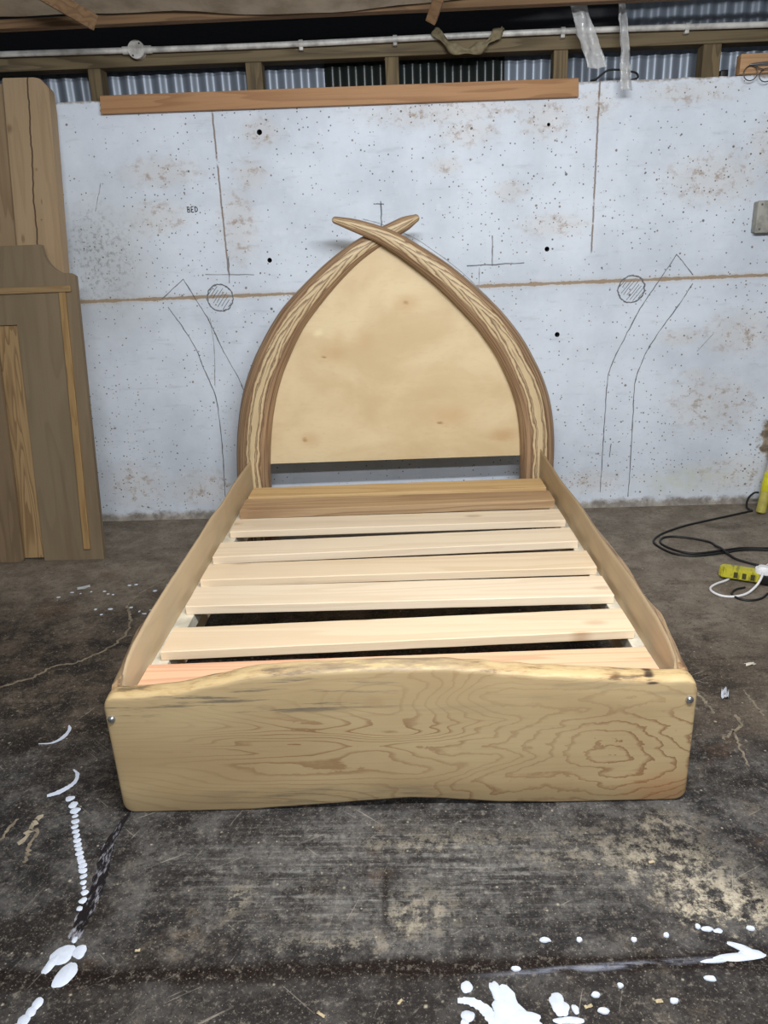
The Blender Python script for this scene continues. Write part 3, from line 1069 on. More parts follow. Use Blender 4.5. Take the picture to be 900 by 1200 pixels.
rail_out = {-1: [(.05, .352), (.1, .362), (.153, .372), (.266, .395), (.435, .386), (.602, .372), (.726, .374), (.986, .376), (1.187, .390), (1.4, .380), (1.578, .377), (1.87, .392)],
            1: [(.05, .352), (.089, .360), (.168, .378), (.254, .402), (.396, .388), (.568, .405), (.719, .402), (.936, .393), (1.141, .398), (1.3, .380), (1.436, .372), (1.683, .370), (1.87, .388)]}
rail_in = {-1: [(.05, .382), (.094, .406), (.154, .419), (.308, .431), (.481, .435), (.854, .439), (1.055, .446), (1.229, .438), (1.453, .446), (1.87, .441)],
           1: [(.05, .388), (.12, .412), (.207, .425), (.405, .434), (.786, .428), (1.1, .440), (1.4, .432), (1.6, .438), (1.87, .446)]}
m_cleat = plain('cleat_pale', (214, 208, 192), .6, dirt=.2, scale=12)
for sd in (-1, 1):
    bm = bmesh.new()
    el = bm.verts.layers.float.new('edge')
    rings = []
    N = 90
    for k in range(N + 1):
        y = DEP + (1.866 - DEP) * k / N
        zo = lerp_tab(rail_out[sd], y) + .002 * mnoise.noise(Vector((y * 14, sd, 0)))
        zi = max(lerp_tab(rail_in[sd], y), zo + .012) + .001 * mnoise.noise(Vector((y * 20, sd, 4)))
        sec = [(.686, .13, 0), (.686, .24, 0), (.686, zi - .02, 0), (.686, zi - .004, .1), (.689, zi, .35), (.697, zi - .3 * (zi - zo), .7), (.709, zi - .68 * (zi - zo), .9), (.720, zo, .9), (.724, zo - .015, .6), (.724, .24, .3), (.724, .13, 0)]
        ring = []
        for (x, z, e_) in sec:
            vv = bm.verts.new((sd * x, y, z))
            vv[el] = e_
            ring.append(vv)
        rings.append(ring)
    for A, B in zip(rings, rings[1:]):
        n = len(A)
        for k in range(n):
            bm.faces.new((A[k], A[(k + 1) % n], B[(k + 1) % n], B[k]))
    bm.faces.new(rings[0])
    bm.faces.new(rings[-1])
    rail = link('side_rail', bm, m_rail, BED, 50)
    bm = bmesh.new()
    x0, x1 = (-.686, -.640) if sd < 0 else (.650, .686)
    box(bm, x0, x1, DEP + .01, 1.80, .255, .300, .002)
    link('slat_cleat', bm, m_cleat, rail, label='pale strip that carries the slats')

# ---- slats (BL, FL, BR, FR) corners in bed coordinates
slat_w = dict(rough=.7, per_object=True)
m_s = [wood('slat_pine', (222, 201, 172), (198, 170, 136), 0, 6, .35, 9, .5, knots=.40, knotcol=(160, 122, 88), **slat_w),
       wood('slat_pale_pine', (226, 208, 183), (202, 178, 148), 0, 6, .35, 9, .5, knots=.30, knotcol=(160, 124, 88), **slat_w),
       wood('slat_brown', (182, 152, 116), (134, 102, 74), 0, 7, .6, 9, .6, stain=(150, 116, 82), **slat_w),
       wood('slat_yellow', (208, 178, 130), (174, 136, 92), 0, 6, .5, 9, .5, stain=(176, 140, 92), **slat_w),
       wood('slat_reddish', (226, 182, 148), (202, 144, 112), 0, 9, .6, 12, .3, **slat_w)]
slats = [  # y back-left, front-left, back-right, front-right, material, label, thickness
    (.190, .062, .212, .084, 4, 'reddish slat just behind the footboard', .030),
    (.399, .258, .442, .306, 0, None, .029),
    (.682, .538, .674, .526, 1, None, .030),
    (.874, .738, .895, .745, 0, None, .029),
    (1.083, .936, 1.124, .981, 1, None, .030),
    (1.346, 1.200, 1.344, 1.206, 1, None, .029),
    (1.579, 1.422, 1.566, 1.430, 2, 'darker brown slat near the headboard', .038),
    (1.775, 1.634, 1.777, 1.632, 3, 'yellowish slat nearest the headboard', .030)]
for k, (bl, fl, br_, fr, mi, lab, th) in enumerate(slats):
    bm = bmesh.new()
    xl, xr = -.665 + .003 * ((k * 3) % 4 - 1.5), .669 + .003 * ((k * 5) % 4 - 1.5)
    nseg = 40
    rings = []
    for i in range(nseg + 1):
        s_ = i / nseg
        x = xl + (xr - xl) * s_
        y0 = fl + (fr - fl) * s_ + .0012 * mnoise.noise(Vector((x * 9, k, 0)))
        y1 = bl + (br_ - bl) * s_ + .0012 * mnoise.noise(Vector((x * 9, k, 7)))
        zt = .3002 + th + .0006 * mnoise.noise(Vector((x * 5, k, 3)))
        zb = .3002
        c_ = .0025
        sec = [(y0 + c_, zb), (y0, zb + c_), (y0, zt - c_), (y0 + c_, zt), (y1 - c_, zt), (y1, zt - c_), (y1, zb + c_), (y1 - c_, zb)]
        rings.append([bm.verts.new((x, a, b)) for a, b in sec])
    for A, B in zip(rings, rings[1:]):
        for q in range(8):
            bm.faces.new((A[q], A[(q + 1) % 8], B[(q + 1) % 8], B[q]))
    bm.faces.new(rings[0])
    bm.faces.new(rings[-1])
    o = link('slat', bm, m_s[mi], BED, 20)
    if lab:
        o['label'] = lab

# ---- headboard horns
t = T('horn_timber')
ac = t.attr('across')
al = t.attr('along')
cv = t.comb(t.mul(al, 5.0), t.mul(ac, 1.2), t.mul(t.rnd(), 40))
wv = t.noise(cv, 1.6, 3, .55)
up = t.step(al, .75, 1.8)
av = t.math('ABSOLUTE', t.add(t.add(ac, .06), t.mul(t.sub(wv, .5), .42)))
# growth lines run along the horn low down and close to nested chevrons towards the tip
field = t.add(t.mul(av, t.step(up, 0.0, 1.0, 5.0, 2.6)), t.mul(t.mul(up, al), 3.4))
field = t.add(field, t.mul(t.noise(t.comb(t.mul(al, 12), t.mul(ac, 4), t.rnd()), 1.0, 4, .6), 1.1))
ph = t.math('FRACT', field)
ln = t.mul(t.step(ph, .30, .85), t.step(ph, 1.0, .88))
streak = t.noise(t.comb(t.mul(al, 2.4), t.mul(ac, 22), t.mul(t.rnd(), 9)), 1.0, 5, .68)
outer = t.mix(t.step(streak, .36, .64), (116, 90, 68), (176, 146, 114))
cream = t.mix(wv, (214, 194, 156), (192, 168, 130))
cw = t.add(.40, t.mul(up, .14))
cen = t.step(t.sub(av, cw), .05, -.05)
col = t.mix(cen, outer, cream)
core = t.mul(t.step(av, .17, .14), t.step(al, 1.0, .8))
band = t.mul(t.mul(ln, t.step(t.sub(av, cw), .16, .04)), t.sub(1.0, core))
col = t.mix(t.mul(band, .8), col, (104, 74, 52))
rim = t.mul(t.mul(t.step(av, .14, .16), t.step(av, .20, .18)), t.step(al, 1.0, .8))
col = t.mix(t.mul(rim, .7), col, (88, 58, 38))
fibh = t.noise(t.comb(t.mul(al, 8), t.mul(ac, 60), 3.0), 1.0, 3, .6)
col = t.mix(t.step(fibh, .45, .8, 0, .3), col, (130, 100, 74))
m_horn = t.done(col, .5, fibh, .15, .001, .35)

LH = [(-.692, 1.937, 0), (-.692, 1.937, .15), (-.692, 1.937, .331), (-.686, 1.937, .422), (-.674, 1.937, .525), (-.651, 1.937, .647), (-.621, 1.937, .754), (-.582, 1.937, .851), (-.54, 1.938, .932), (-.478, 1.94, 1.034), (-.411, 1.942, 1.119),
      (-.276, 1.945, 1.251), (-.163, 1.950, 1.341), (-.076, 1.957, 1.393), (.016, 1.962, 1.437), (.081, 1.964, 1.466), (.128, 1.964, 1.486)]
LW = [.080, .080, .081, .081, .081, .080, .078, .075, .072, .067, .062, .052, .044, .039, .034, .030, .017]
RH = [(.683, 1.937, 0), (.683, 1.937, .15), (.683, 1.937, .313), (.684, 1.937, .422), (.678, 1.937, .526), (.661, 1.937, .637), (.631, 1.937, .736), (.589, 1.937, .829), (.54, 1.935, .919), (.478, 1.931, 1.006), (.411, 1.925, 1.084),
      (.25, 1.915, 1.237), (.093, 1.908, 1.353), (.028, 1.904, 1.394), (-.035, 1.901, 1.426), (-.137, 1.900, 1.464), (-.222, 1.900, 1.490)]
RW = [.080, .080, .081, .081, .081, .080, .078, .075, .072, .068, .063, .053, .043, .039, .034, .027, .015]


def horn(pts, wid):
    d = catmull(pts, 8)
    ws = catmull([(w, 0, 0) for w in wid], 8)
    bm = bmesh.new()
    la = bm.verts.layers.float.new('across')
    ll = bm.verts.layers.float.new('along')
    rings = []
    s_ = 0.0
    n = len(d)
    seg = 36
    extra = []
    for i in range(n):
        if i:
            s_ += (d[i] - d[i - 1]).length
        extra.append(s_)
    idx = list(range(n))
    for i in idx:
        tg = (d[min(i + 1, n - 1)] - d[max(i - 1, 0)]).normalized()
        side = tg.cross(Vector((0, 1, 0))).normalized()
        w = ws[i].x
        rings.append((d[i], tg, side, w, min(w * .92, .070)))
    # rounded tip
    c0, tg, side, w, b_ = rings[-1]
    for k in (1, 2, 3, 4):
        a = math.pi / 2 * k / 4.3
        rings.append((c0 + tg * w * 0.95 * math.sin(a), tg, side, w * math.cos(a), b_ * math.cos(a)))
        extra.append(extra[-1] + .004)
    V = []
    for (c, tg, side, w, b_), e_ in zip(rings, extra):
        ring = []
        for k in range(seg):
            a = 2 * math.pi * k / seg
            ca, sa = math.cos(a), math.sin(a)
            ex = 2 / 2.35
            px = math.copysign(abs(ca) ** ex, ca)
            py = math.copysign(abs(sa) ** ex, sa)
            vv = bm.verts.new(c + side * px * w + Vector((0, 1, 0)) * py * b_)
            vv[la] = px
            vv[ll] = e_
            ring.append(vv)
        V.append(ring)
    for A, B in zip(V, V[1:]):
        for k in range(seg):
            bm.faces.new((A[k], A[(k + 1) % seg], B[(k + 1) % seg], B[k]))
    bm.faces.new(V[0])
    bm.faces.new(V[-1])
    return link('headboard_horn', bm, m_horn, BED, 60)


horn(LH, LW)['label'] = 'left curved horn, passing behind at the crossing'
horn(RH, RW)['label'] = 'right curved horn, crossing in front'

# ---- plywood panel between the horns
t = T('birch_ply')
P = t.obj()
X, Y, Z = t.xyz(P)
n1 = t.noise(t.vec(P, (1.2, 1, 2.0)), 2.4, 4, .55, .3)
n2 = t.noise(t.vec(P, (14, 1, 50)), 1.6, 3, .6)
col = t.mix(t.step(n1, .35, .7), (222, 202, 164), (206, 182, 142))
col = t.mix(t.step(n2, .5, .8, 0, .3), col, (198, 172, 132))
for (a, b, rx, rz, q, c) in ((.072, 1.129, .02, .014, .7, (146, 100, 58)), (.075, 1.125, .09, .06, .4, (190, 146, 94)), (-.313, .901, .018, .010, .8, (140, 94, 54)), (-.27, .92, .11, .08, .35, (188, 142, 92)),
                             (.219, .57, .02, .010, .8, (140, 94, 54)), (.27, .60, .15, .08, .4, (188, 144, 92)), (-.442, .51, .02, .016, .7, (150, 104, 60)), (-.42, .51, .08, .06, .35, (190, 146, 96)),
                             (-.335, 1.011, .034, .028, .7, (238, 222, 182)), (-.12, .97, .08, .08, .22, (190, 146, 96)), (.53, .50, .10, .05, .45, (182, 134, 84)), (-.25, .99, .05, .05, .25, (188, 146, 96))):
    k = t.blob(t.add(X, t.mul(t.sub(n1, .5), .08)), t.add(Z, t.mul(t.sub(n2, .5), .03)), a, b, rx, rz, .05)
    col = t.mix(t.mul(k, q), col, c)
m_ply = t.done(col, .5, n2, .08, .001, .35)
ld = [p for p in catmull(LH, 6) if p.z > .394]
rd = [p for p in catmull(RH, 6) if p.z > .394]
Lp = [(p.x, p.z) for p in ld if p.x < -.03]
Rp = [(p.x, p.z) for p in rd if p.x > -.01]
outl = [(Lp[0][0], .396), (Rp[0][0], .396)] + Rp[1:] + Lp[1:][::-1]
bm = bmesh.new()
prism(bm, outl, lambda p: (p[0], 1.950, p[1]), lambda p: (p[0], 1.968, p[1]))
link('headboard_panel', bm, m_ply, BED, label='pale plywood panel with faint brown knots')

# ================================================================== TIMBER LEANING AT THE LEFT
m_cab = wood('old_brown_panel', (128, 112, 90), (104, 88, 68), 2, 6, .3, 7, .7, stain=(112, 95, 74), rough=.7, seed=3)
m_cab_lite = wood('golden_batten', (158, 128, 86), (124, 94, 60), 2, 8, .5, 20, 1.5, rough=.6, seed=5)
m_cab_lite_h = wood('golden_batten_flat', (152, 126, 90), (120, 94, 64), 0, 8, .5, 20, 1.5, rough=.6, seed=5)
m_oak = wood('pale_oak_board', (164, 136, 98), (112, 86, 58), 2, 9, .7, 16, 1.4, rough=.6, seed=9)
m_dkboard = wood('brown_board', (128, 108, 84), (98, 80, 60), 2, 7, .5, 12, .8, rough=.65, seed=12)
LEAN = math.radians(9.25)
C = empty('door_panel', (-1.80, 3.317, 0.0), 'old brown wooden door panel with curved shoulder leaning against tall boards at left', 'wood panel')
C.rotation_euler = (-LEAN, 0, 0)
ox = 1.80
outl = [(-1.795, 0), (-1.501, 0), (-1.501, 1.322), (-1.516, 1.333)]
for k in range(1, 12):                                        # scooped shoulder
    a = k / 12
    s_ = a
    outl.append((-1.516 - .127 * (1 - (1 - s_) ** 1.0) , 1.333 + .130 * (1 - math.sqrt(max(0, 1 - s_ ** 2.2)))))
outl += [(-1.643, 1.463), (-2.30, 1.465), (-2.30, 1.115), (-1.795, 1.115)]
bm = bmesh.new()
prism(bm, outl, lambda p: (p[0] + ox, 0.0, p[1]), lambda p: (p[0] + ox, .028, p[1]))
link('frame', bm, m_cab, C)
bm = bmesh.new()
box(bm, -2.30 + ox, -1.524 + ox, -.013, 0.001, 1.251, 1.279, .003)
link('batten', bm, m_cab_lite_h, C, label='golden horizontal batten')
bm = bmesh.new()
hexa(bm, [(-1.592 + ox, -.012, .052), (-1.560 + ox, -.012, .052), (-1.560 + ox, .001, .052), (-1.592 + ox, .001, .052),
          (-1.581 + ox, -.012, 1.250), (-1.550 + ox, -.012, 1.250), (-1.550 + ox, .001, 1.250), (-1.581 + ox, .001, 1.250)], .002)
link('batten', bm, m_cab_lite, C, label='golden upright batten')
bm = bmesh.new()
box(bm, -2.28 + ox, -1.797 + ox, .012, .026, .012, 1.113, .001)
link('inset_panel', bm, m_oak, C, label='lighter oak strip set into the panel')

# board leaning in front of it at the frame edge, rounded bottom corner
Bd = empty('board', (-2.0, 3.302, 0.0), 'brown board with rounded bottom corner leaning on the door panel at far left', 'board')
Bd.rotation_euler = (-LEAN, 0, 0)
r_ = .018
outl = [(-.20, 0), (.109 - r_, 0)] + [(.109 - r_ + r_ * math.sin(a), r_ - r_ * math.cos(a)) for a in [math.pi / 2 * k / 6 for k in range(1, 7)]] + [(.109, 1.20), (-.20, 1.20)]
bm = bmesh.new()
prism(bm, outl, lambda p: (p[0], 0, p[1]), lambda p: (p[0], .014, p[1]))
bmesh.ops.bevel(bm, geom=[e for e in bm.edges if abs(e.verts[0].co.y) < 1e-6 and abs(e.verts[1].co.y) < 1e-6], offset=.004, segments=2, affect='EDGES')
link('plank', bm, m_dkboard, Bd)


# tall slab with a crack, and the plank beside it
def tall(name, label, y0, y1, ztop, xl0, xl1, xr0, xr1, th, mat, chamfer=0.0):
    """front face runs from (y0, z=0) to (y1, z=ztop); x left/right at bottom and top"""
    o = empty(name, ((xl0 + xr0) / 2, y0, 0), label, 'board')
    cx = (xl0 + xr0) / 2
    ang = math.atan2(y1 - y0, ztop)
    L_ = math.hypot(y1 - y0, ztop)
    o.rotation_euler = (-ang, 0, 0)
    bm = bmesh.new()
    if chamfer:
        outl = [(xl0 - cx, 0), (xr0 - cx, 0), (xr1 - cx + .002, L_ - .13), (xr1 - cx, L_ - .045), (xr1 - cx - .035, L_ - .006), (xr1 - cx - .06, L_), (xl1 - cx, L_ + .004)]
    else:
        outl = [(xl0 - cx, 0), (xr0 - cx, 0), (xr1 - cx, L_), (xl1 - cx, L_)]
    prism(bm, outl, lambda p: (p[0], 0, p[1]), lambda p: (p[0], th, p[1]))
    bmesh.ops.bevel(bm, geom=bm.edges[:], offset=.004, segments=2, affect='EDGES')
    return o, bm, L_, cx


t = T('cracked_slab')
P = t.obj()
X, Y, Z = t.xyz(P)
v = t.vec(P, (8, 8, .8), (2, 4, 1))
big = t.noise(v, 1.0, 2, .45, .3)
fib = t.noise(t.vec(P, (100, 100, 4)), 1.0, 3, .6)
ph = t.math('FRACT', t.add(t.mul(big, 6), t.mul(fib, .3)))
col = t.mix(t.mul(t.mul(t.step(ph, .4, .92), t.step(ph, 1.0, .93)), .3), (168, 144, 114), (138, 114, 86))
col = t.mix(t.step(fib, .45, .8, 0, .3), col, (150, 122, 90))
cxw = t.add(X, t.mul(t.sub(t.noise(t.comb(0.0, 0.0, Z), 5.0, 4, .6), .5), .04))
ck = t.math('ABSOLUTE', t.sub(cxw, t.add(.010, t.mul(t.sub(Z, 1.4), .044))))
crack = t.mul(t.step(ck, .005, .002), t.step(Z, 1.35, 1.45))
col = t.mix(t.mul(crack, .85), col, (52, 38, 28))
for (a, b, rx, rz) in ((.045, 1.80, .007, .012), (.055, 1.66, .006, .02), (.045, 1.58, .007, .008), (-.06, 1.98, .02, .03), (-.05, 1.50, .012, .03)):
    col = t.mix(t.mul(t.blob(t.add(X, t.mul(t.sub(fib, .5), .02)), Z, a, b, rx, rz, .1), .55), col, (98, 70, 48))
m_slab = t.done(col, .7, t.sub(fib, crack), .3, .003, .3)
o, bm, L_, cx = tall('timber_slab', 'tall cracked timber slab with clipped corner leaning on the wall at left', 3.385, 3.788, 2.155, -1.83, -1.795, -1.615, -1.588, .066, m_slab, 1)
link('slab', bm, m_slab, o, 30)
m_tall = wood('tall_plank_wood', (150, 128, 100), (112, 90, 66), 2, 7, .5, 10, .7, rough=.7, seed=21)
o, bm, L_, cx = tall('timber_plank', 'tall plank partly cut off by the left picture edge beside the cracked slab', 3.425, 3.81, 2.14, -2.15, -2.13, -1.845, -1.785, .024, m_tall)
link('plank', bm, m_tall, o, 30)

# ================================================================== ON TOP OF THE WALL
m_shelfwood = wood('orange_plank', (178, 136, 98), (140, 98, 66), 0, 7, .55, 12, .6, knots=.2, knotcol=(112, 70, 42), rough=.65, seed=31)
bm = bmesh.new()
sl = -0.0118
hexa(bm, [(-1.384, WY - .034, 2.001 + .0), (.799, WY - .034, 1.977), (.799, WY - .004, 1.977), (-1.384, WY - .004, 2.001),
          (-1.376, WY - .034, 2.076), (.796, WY - .034, 2.052), (.796, WY - .004, 2.052), (-1.376, WY - .004, 2.076)], .003)
o = link('plank', bm, m_shelfwood, None, 30)
o['label'] = 'long orange brown plank fixed along the top of the white wall'
o['category'] = 'plank'

m_cable = plain('black_rubber', (24, 23, 24), .5, dirt=.3)
bm = bmesh.new()
tube(bm, catmull([(.86, WY + .02, 2.046), (.882, WY + .01, 2.050), (.905, WY + .006, 2.066), (.936, WY + .005, 2.083), (.993, WY + .008, 2.082), (1.03, WY + .012, 2.076), (1.062, WY + .015, 2.068), (1.072, WY + .02, 2.052), (1.055, WY + .03, 2.045), (1.02, WY + .045, 2.046)], 8), .0045, 8)
o = link('cable', bm, m_cable, None, 60)
o['label'] = 'thin black cable arched on the wall top behind the plastic strips'
o['category'] = 'cable'

# small black clamp
o = empty('cable_clamp', (1.44, WY + .03, wall_top(1.44) + .002), 'small black clamp lying on the wall top at upper right', 'clamp')
bm = bmesh.new()
box(bm, -.032, -.004, -.012, .012, 0, .022, .003)
link('jaw', bm, m_cable, o)
bm = bmesh.new()
box(bm, .0, .034, -.014, .014, 0, .028, .004)
cyl(bm, (-.006, 0, .012), (.004, 0, .012), .006, 10)
link('body', bm, m_cable, o, 40)

# wood offcut with pin and wire
m_off = wood('offcut_wood', (186, 148, 110), (140, 100, 68), 0, 7, .5, 14, .8, rough=.7, seed=41)
o = empty('wood_offcut', (1.64, WY - .03, 2.0325), 'square wood offcut with a metal pin on the wall top at upper right', 'wood block')
bm = bmesh.new()
box(bm, -.135, .16, -.0, .05, 0.003, .082, .003)
link('block', bm, m_off, o)
bm = bmesh.new()
tube(bm, [(-.10, -.012, .036), (-.085, -.012, .036), (-.03, -.012, .038), (.10, -.012, .04)], [.003, .006, .007, .008], 12)
cyl(bm, (-.03, -.012, .038), (-.03, .004, .038), .005, 10)
cyl(bm, (.06, -.012, .039), (.06, .004, .039), .005, 10)
link('pin', bm, m_metal, o, 40)
bm = bmesh.new()
ring = [(1.545 + .026 * math.cos(a) * 1.15, WY - .052, 2.034 + .030 * math.sin(a)) for a in [2 * math.pi * k / 30 for k in range(20, 51)]]
tube(bm, ring, .0022, 7)
ring = [(1.612 + .024 * math.cos(a) * 1.2, WY - .055, 2.022 + .026 * math.sin(a)) for a in [2 * math.pi * k / 30 for k in range(10, 41)]]
tube(bm, ring, .0022, 7)
tube(bm, catmull([(1.560, WY - .05, 2.062), (1.585, WY - .052, 2.05), (1.60, WY - .054, 2.046)], 5), .0022, 7)
o = link('wire_coil', bm, plain('grey_wire', (96, 92, 88), .4, metal=.8), None, 60)
o['label'] = 'loops of grey wire hanging from the metal pin at upper right'
o['category'] = 'wire'

# grey box on the wall at the right edge
o = empty('electrical_box', (1.745, WY, 1.437), 'grey plastic electrical box on the white wall at right edge', 'electrical box')
m_gbox = plain('grey_plastic', (162, 160, 152), .55, dirt=.2)
bm = bmesh.new()
box(bm, -.10, .10, -.045, .0, -.068, .068, .006)
link('housing', bm, m_gbox, o, 40)
bm = bmesh.new()
box(bm, -.103, .103, -.060, -.044, -.071, .071, .005)
link('lid', bm, m_gbox, o, 40)
for sx in (-.085, .085):
    for sz in (-.054, .054):
        bm = bmesh.new()
        cyl(bm, (sx, -.0595, sz), (sx, -.062, sz), .005, 12)
        link('screw', bm, m_metal, o, 40)

# ---- hanging plastic film and cloth strip
t = T('clear_film')
n = t.noise(t.obj(), 26, 4, .6)
m_film = t.done((214, 214, 214), .16, n, .7, .006, .8)
t.b.inputs['Alpha'].default_value = .45


def film(name, label, top, bot, w0, w1, seed, y):
    q = random.Random(seed)
    bm = bmesh.new()
    NU, NV = 10, 60
    rows = []
    for j in range(NV + 1):
        s_ = j / NV
        c = Vector(top).lerp(Vector(bot), s_)
        w = w0 + (w1 - w0) * s_ + .004 * mnoise.noise(Vector((s_ * 12, seed, 0)))
        r_ = []
        for i in range(NU + 1):
            u = i / NU - .5
            dx = u * w
            dy = .016 * mnoise.noise(Vector((u * 2.5, s_ * 10, seed))) + .012 * math.sin(u * 7 + s_ * 6 + seed) + .006 * mnoise.noise(Vector((u * 8, s_ * 34, seed)))
            r_.append(bm.verts.new((c.x + dx + .004 * mnoise.noise(Vector((s_ * 7, seed, 3))), c.y + dy, c.z + .008 * mnoise.noise(Vector((u * 5, seed, 8))) * s_)))
        rows.append(r_)
    for A, B in zip(rows, rows[1:]):
        for i in range(NU):
            bm.faces.new((A[i], A[i + 1], B[i + 1], B[i]))
    o = link(name, bm, m_film, None, 60)
    md = o.modifiers.new('s', 'SOLIDIFY')
    md.thickness = .0008
    o['label'] = label
    o['category'] = 'plastic strip'
    return o


film('plastic_strip', 'wider crumpled clear plastic strip hanging left of the narrow one', (.700, 3.66, 2.42), (.835, 3.66, 2.055), .060, .082, 2, 3.66)
film('plastic_strip', 'narrow twisted clear plastic strip hanging in front of the wall top', (.925, 3.72, 2.40), (.985, 3.72, 1.975), .020, .050, 5, 3.72)

t = T('dusty_cloth')
n = t.noise(t.obj(), 60, 4, .6)
m_cloth = t.done(t.mix(n, (142, 130, 104), (100, 90, 70)), .9, n, .5, .003, .2)
bm = bmesh.new()
path = catmull([(.150, WY - .040, 2.262), (.180, WY - .052, 2.236), (.215, WY - .058, 2.200), (.262, WY - .062, 2.176), (.315, WY - .062, 2.172), (.360, WY - .060, 2.188), (.400, WY - .056, 2.212), (.432, WY - .052, 2.238), (.455, WY - .040, 2.258)], 6)
rows = []
for k, p in enumerate(path):
    tg = (path[min(k + 1, len(path) - 1)] - path[max(k - 1, 0)]).normalized()
    nrm_ = Vector((-tg.z, 0, tg.x))
    w = .016 + .007 * math.sin(k * .5) + .004 * mnoise.noise(Vector((k * .4, 0, 0)))
    rows.append([bm.verts.new(p + nrm_ * w * u + Vector((0, .007 * math.sin(u * 3 + k * .4), 0))) for u in (-1, -.5, 0, .5, 1)])
for A, B in zip(rows, rows[1:]):
    for i in range(4):
        bm.faces.new((A[i], A[i + 1], B[i + 1], B[i]))
o = link('cloth_strip', bm, m_cloth, None, 60)
md = o.modifiers.new('s', 'SOLIDIFY')
md.thickness = .004
o['label'] = 'dusty brown cloth strip looped over the white conduit pipe'
o['category'] = 'cloth'

# ================================================================== ON THE FLOOR AT THE RIGHT
# black cord
bm = bmesh.new()
R0 = .0055
cp = [(1.788, 3.734, .104), (1.768, 3.745, .098), (1.745, 3.752, .065), (1.742, 3.748, .02), (1.765, 3.735, R0), (1.74, 3.722, R0), (1.66, 3.684, R0), (1.493, 3.608, R0), (1.34, 3.533, R0), (1.205, 3.437, R0), (1.141, 3.352, R0), (1.142, 3.277, R0), (1.184, 3.191, R0),
      (1.27, 3.160, R0), (1.393, 3.183, R0), (1.502, 3.214, R0), (1.609, 3.203, R0), (1.72, 3.17, R0), (1.80, 3.19, R0), (1.78, 3.235, R0), (1.70, 3.235, R0), (1.613, 3.226, R0), (1.506, 3.236, R0), (1.397, 3.204, R0 + .003), (1.274, 3.182, R0 + .002), (1.205, 3.221, R0 + .002), (1.165, 3.31, R0), (1.191, 3.382, R0), (1.253, 3.400, R0),
      (1.325, 3.372, R0), (1.390, 3.318, R0), (1.397, 3.262, R0 + .004), (1.398, 3.215, R0 + .013), (1.403, 3.176, R0 + .012), (1.42, 3.12, R0 + .003), (1.446, 3.086, R0), (1.498, 3.036, R0), (1.56, 3.018, R0), (1.66, 3.03, R0), (1.75, 3.06, R0)]
tube(bm, catmull(cp, 8), R0, 9)
o = link('power_cord', bm, m_cable, None, 60)
o['label'] = 'long black cord looped on the floor at right'
o['category'] = 'cord'

# yellow tube lamp leaning on the wall
base = Vector((1.795, 3.705, .004))
topv = Vector((1.912, 3.800, .62))
ax = (topv - base).normalized()
o = empty('work_lamp', base, 'yellow and cream tubular work lamp leaning on the wall at right edge', 'work lamp')
o.rotation_euler = ax.to_track_quat('Z', 'Y').to_euler()
m_yel = plain('yellow_plastic', (214, 208, 40), .4, dirt=.12)
m_ydirty = plain('dirty_yellow', (186, 176, 84), .5, dirt=.2, scale=18)
m_cream = plain('cream_tube', (206, 196, 168), .45, dirt=.15)
m_brown = plain('brown_label', (86, 62, 50), .6)
bm = bmesh.new()
tube(bm, [(0, 0, 0), (0, 0, .004), (0, 0, .115)], [.021, .0245, .0245], 24)
link('handle', bm, m_ydirty, o, 40, label='grubby pale yellow lower end')
bm = bmesh.new()
tube(bm, [(0, 0, .113), (0, 0, .12), (0, 0, .205), (0, 0, .21)], [.0245, .027, .027, .0245], 24)
link('grip', bm, m_yel, o, 40, label='bright yellow band')
bm = bmesh.new()
tube(bm, [(0, 0, .208), (0, 0, .60), (0, 0, .625)], [.024, .024, .018], 24)
link('tube', bm, m_cream, o, 40, label='cream upper tube')
bm = bmesh.new()
box(bm, -.008, .014, -.026, -.021, .235, .34, .002)
link('slot', bm, m_brown, o, label='dark slot in the tube')

# extension socket, yellow with black end
o = empty('extension_socket', (1.385, 2.885, .0098), 'yellow and black extension socket block lying on the floor at right', 'extension socket', rz=math.radians(-28))
m_black_p = plain('black_plastic', (28, 28, 30), .4)
t = T('worn_yellow')
n = t.noise(t.vec(t.obj(), (40, 10, 10)), 1.5, 3, .6)
m_ysock = t.done(t.mix(t.step(n, .5, .62, 0, .6), (188, 180, 52), (92, 88, 40)), .5, n, .1, .001)
bm = bmesh.new()
outl = [(-.115, -.014), (-.10, -.030), (.045, -.030), (.045, .030), (-.10, .030), (-.115, .014)]
prism(bm, outl, lambda p: (p[0], p[1], .004), lambda p: (p[0] * .97, p[1] * .86, .046))
bmesh.ops.bevel(bm, geom=bm.edges[:], offset=.004, segments=2, affect='EDGES')
link('yellow_housing', bm, m_ysock, o, 40)
bm = bmesh.new()
box(bm, .0445, .15, -.032, .032, .002, .040, .005)
link('black_end', bm, m_black_p, o, 40)
bm = bmesh.new()
for k in range(3):
    box(bm, -.055 + k * .032, -.040 + k * .032, -.0325, -.0285, .012, .036, .001)
link('slot', bm, plain('slot_dark', (70, 66, 34), .6), o)

